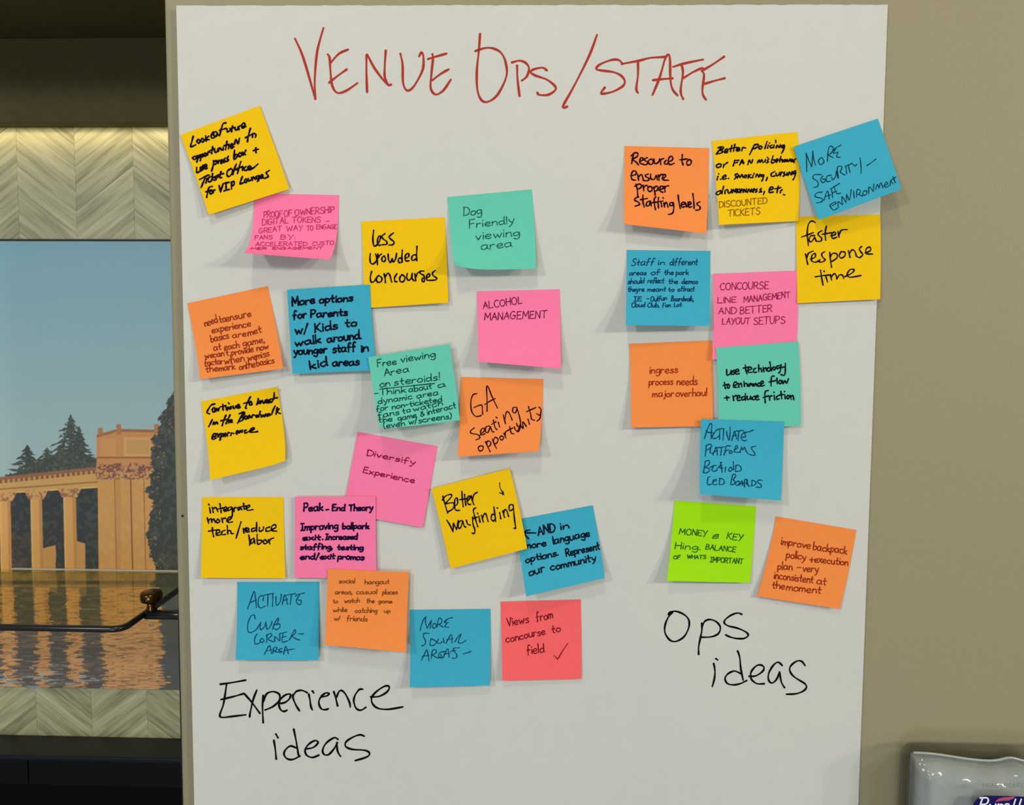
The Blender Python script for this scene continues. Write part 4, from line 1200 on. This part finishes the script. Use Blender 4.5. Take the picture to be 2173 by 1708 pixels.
sticky('blue', ((1487.7, 889), (1663.9, 894.6), (1657.3, 1062), (1485.2, 1048.3)), 14, 9,
       "blue sticky note reading 'Activate platforms behind LED boards'",
       [wr('O', 2.5, (14, 68, 100), [],
        "285,495 320,380 370,250 410,245 405,350 400,495/310,350 350,385 430,390/500,340 450,400 420,460 440,490 500,480 545,430"
        "/480,345 560,325 620,320/550,330 545,510/620,325 610,420 605,515/665,365 680,450 710,520 725,420 728,295/755,530 780,440 800,365 825,430 840,500"
        "/770,450 840,430/820,365 960,350/880,360 870,440 865,530/960,380 1050,375 1130,345/1000,395 940,410 920,460 930,510 970,530 1015,520/940,470 1000,460 980,430"
        "/300,795 310,690 320,610/305,620 370,590 410,610 390,650 330,690/390,660 385,740 430,740/430,775 460,700 485,640 500,700 510,775/450,720 515,700"
        "/510,650 625,635/580,645 565,780/740,620 660,625 650,700 620,780/630,700 710,690/735,700 710,730 740,750 770,720 735,700"
        "/800,700 820,630 850,620 855,650 800,690/800,720 850,730 890,725/900,730 925,640/925,640 945,690/945,690 980,640/980,640 1000,700 1040,755"
        "/1170,625 1110,635 1095,665 1150,740 1150,780 1065,770"
        "/300,890 285,980 265,1085/290,890 350,870 375,900 350,950 290,985/290,985 360,1010 370,1050 310,1085 265,1080"
        "/385,990 440,960 490,955/450,960 415,1020 440,1060 490,1040/560,900 575,980 590,1075/490,1050 530,980 590,950/580,900 545,990 600,1000/650,985 640,1065"
        "/730,990 700,1030 730,1060 765,1020/740,980 790,1030 780,890/830,960 820,1060/820,960 880,950 920,1010 900,1050 820,1060"
        "/380,1150 345,1170 335,1270 360,1290 410,1275/490,1190 440,1210 435,1280 500,1285/430,1235 500,1215/550,1180 540,1285/540,1180 600,1190 630,1250 590,1285 540,1285"
        "/770,1120 735,1285/765,1120 810,1105 825,1140 780,1200/780,1200 810,1240 790,1280 735,1285/860,1225 820,1260 840,1300 880,1280 890,1240 860,1225"
        "/890,1295 930,1220 945,1300/880,1275 960,1265/960,1270 1000,1190 1040,1300/975,1330 980,1200 1030,1210 1000,1260/1000,1260 1060,1320"
        "/1110,1210 1095,1310/1100,1210 1160,1230 1170,1280 1095,1310/1280,1215 1220,1210 1200,1240 1260,1290 1260,1330 1180,1330")], base=6.2)
sticky('lime', ((1431.4, 1062.4), (1604.7, 1074.2), (1591.3, 1236.3), (1414.9, 1232.6)), 9, 5,
       'lime green sticky note with thin capitals about money and balance',
       [wr('P', 2.2, (34, 96, 24), [("MONEY", 250, 450, 530, 475, 60), ("KEY", 735, 495, 895, 522, 62), ("Hing.", 205, 602, 465, 610, 68), ("BALANCE", 520, 605, 825, 635, 50), ("OF", 190, 705, 260, 705, 36), ("WHATS", 330, 700, 520, 702, 36), ("|MPORTANT", 565, 737, 900, 755, 52)],
        "605,460 650,452/650,452 645,490/645,490 588,492/588,492 605,460/600,475 640,470")])
sticky('orange', ((1646.8, 1095.5), (1817.6, 1124.5), (1782.4, 1292.2), (1606.4, 1265.3)), 3, 4,
       'tilted orange sticky note about backpack policy in red-brown pen, lower right',
       [wr('P', 2.5, (154, 42, 18), [("improve", 1290, 555, 1590, 602, 80, 0), ("backpack", 1620, 612, 1965, 655, 85, 0), ("policy", 1345, 690, 1545, 717, 80, 0), ("+", 1585, 735, 1630, 738, 75, 0), ("execution", 1635, 737, 1975, 772, 78, 0), ("plan", 1258, 812, 1405, 817, 80, 0), ("-", 1455, 810, 1490, 812, 60, 0), ("very", 1515, 832, 1675, 842, 80, 0),
        ("inconsistent", 1220, 905, 1620, 952, 80, 0), ("at", 1655, 962, 1755, 972, 80, 0), ("the", 1200, 1007, 1330, 1017, 76, 0), ("moment", 1345, 1022, 1700, 1062, 80, 0)])])

# ------------------------------------------------------------------ small black tack on the wall's left strip
tk = at(387.5, 1094.5, 0)
t_ = lathe('push_pin', [(0.0009, 0.0), (0.0011, 0.0006), (0.0006, 0.0012)], (tk.x, tk.y - 0.0001, tk.z), (0, -1, 0), black_metal, n=12)
tag(t_, 'tiny black pin in the narrow wall strip left of the sheet', 'pin')

# ------------------------------------------------------------------ hand gel dispenser
yb, yf = -0.004, -0.044
xl_, zt = at(1893, 1640, yb).x, at(2020, 1561, yb).z
xr_ = xl_ + 0.131
disp = empty('gel_dispenser', ((xl_ + xr_) / 2, yb, zt - 0.2))
tag(disp, 'clear plastic hand gel dispenser on the wall at lower right', 'dispenser')
clear = thin_clear('clear_plastic', (0.85, 0.86, 0.85), 0.04)
bm = bmesh.new()
bm_box(bm, (xl_, yf, zt - 0.2), (xr_, yb, zt), 0.014, 5)
cov = bm_obj('clear_cover', bm, clear, disp, smooth=True)
sm = cov.modifiers.new('shell', 'SOLIDIFY')
sm.thickness = 0.0016
sm.offset = -1
backing = simple('grey_backplate', lin((128, 130, 126)), 0.5)
box('backplate', (xl_ + 0.02, yb + 0.0003, zt - 0.18), (xr_ - 0.02, 0.0 - 0.0002, zt - 0.03), backing, disp, 0.0015)
bag_mat = grain(simple('gel_bag', lin((214, 218, 217)), 0.16, spec=1.0), 34, 0.0, 0.9, 0.0035, 2)
# the soft refill inside, wavy along its top
gx_, gz_ = 60, 70
x0b, x1b = xl_ + 0.013, xr_ - 0.012
vs, fs = [], []
for j in range(gz_ + 1):
    for i in range(gx_ + 1):
        u, v = i / gx_, j / gz_
        x = x0b + (x1b - x0b) * u
        topz = zt - 0.0135 - 0.006 * (0.5 - 0.5 * math.cos(min(1, max(0, (u - 0.05) / 0.62)) * math.pi)) + 0.0032 * math.exp(-((u - 0.84) / 0.09) ** 2)
        z = topz - v * 0.172
        e = min(1, min(u, 1 - u) / 0.09)
        r = min(1, v / 0.09)
        bulge = math.sqrt(max(0, 1 - (1 - e) ** 2)) * math.sqrt(max(0, 1 - (1 - r) ** 2))
        wr_ = (0.0018 * math.sin(u * 22 + v * 30) * math.exp(-v * 6) + 0.0030 * math.sin((u + v * 1.6) * 15) * math.exp(-((u - 0.2) / 0.2) ** 2 - v * 5)
               + 0.0026 * math.sin((u - v * 2.2) * 17) * math.exp(-((u - 0.85) / 0.18) ** 2 - v * 4) + 0.0010 * math.sin(u * 9 + 2) * math.sin(v * 14))
        y = yb - 0.006 - 0.024 * bulge - wr_ * bulge
        vs.append((x, y, z))
for j in range(gz_):
    for i in range(gx_):
        a0 = j * (gx_ + 1) + i
        fs.append((a0, a0 + gx_ + 1, a0 + gx_ + 2, a0 + 1))
bag = link_mesh('gel_pouch', vs, fs, bag_mat, disp)
sm = bag.modifiers.new('shell', 'SOLIDIFY')
sm.thickness = 0.0012
sm.offset = -1

pouch_glint_mat = simple('pouch_glint', lin((236, 238, 234)), 0.15, spec=0.8)  # white tube stands in for the highlight along the pouch's top edge
top_row = [vs[i] for i in range(1, gx_)]
tube('top_glint', [Vector(p) + Vector((0, -0.0016, 0.0006)) for p in top_row], 0.0011, pouch_glint_mat, disp, 8)

# printed label on the front of the cover
navy = simple('label_navy', lin((18, 16, 92)), 0.35)
white = simple('label_white', lin((236, 236, 236)), 0.4)
rose = simple('label_rose', lin((176, 78, 110)), 0.4)
grey_ink = simple('label_grey', lin((118, 128, 128)), 0.5)
yq = yf - 0.0006


def flat(name, pts, y, mat, parent, depth=0.0003):
    n = len(pts)
    q = [at(px, py, y) for px, py in pts]
    vs = q + [v + Vector((0, depth, 0)) for v in q]
    fs = [tuple(range(n)), tuple(range(2 * n - 1, n - 1, -1))] + [(i, n + i, n + (i + 1) % n, (i + 1) % n) for i in range(n)]
    return link_mesh(name, vs, fs, mat, parent, smooth=False)


lab = empty('x', at(2110, 1720, yq))
lab.name = 'front_label'
attach(lab, disp)
lab.location = at(2110, 1720, yq)
lab.matrix_parent_inverse = Matrix.Translation(-disp.location)


def sub(o):
    o.parent = lab
    o.matrix_parent_inverse = Matrix.Translation(-lab.location)
    return o


oval = [(2064, 1712), (2066, 1706), (2071, 1698), (2079, 1691.5), (2090, 1688.5), (2120, 1689), (2160, 1690), (2178, 1691), (2186, 1697),
        (2189, 1708), (2186, 1730), (2176, 1742), (2140, 1747), (2090, 1746), (2070, 1735)]
sub(flat('navy_oval', oval, yq, navy, None))
sub(flat('rose_swoosh', [(2111, 1702), (2119, 1694.5), (2130, 1692), (2145, 1691), (2155, 1689.5), (2150, 1695), (2140, 1698.5), (2126, 1699)], yq - 0.0004, rose, None))
letters = ("2080,1693 2089,1692.5/2085,1693 2080,1709 2077,1722/2077,1723 2084,1722/2085,1693 2095,1693 2097,1700 2092,1706 2083,1707"
           "/2101,1707 2098,1718 2103,1722 2110,1715 2113,1706/2113,1706 2110,1720 2114,1722/2119,1706 2114,1722/2117,1713 2123,1707 2128,1708"
           "/2131,1714 2139,1712 2141,1707 2135,1706 2130,1714 2133,1722 2141,1720/2155,1696 2148,1719 2152,1722/2167,1696 2160,1719 2164,1722")
sub(link_mesh('lettering', *ribbon(parse(letters), 3.6, lambda x, y, si: at(x, y, yq - 0.0006 - 0.00003 * si), 0.1), white, None, smooth=False))
hl = []
for k, ch in enumerate("HEALTHCARE"):
    hl += word(ch, 2086 + k * 9.0, 1671 - k * 0.1, 2086 + k * 9.0 + (1 if ch == 'I' else 5.6), 1671 - k * 0.1, 8.0, 0)
sub(link_mesh('small_print', *ribbon(hl, 1.3, lambda x, y, si: at(x, y, yq - 0.0002 - 0.00001 * si), 0.0), grey_ink, None, smooth=False))
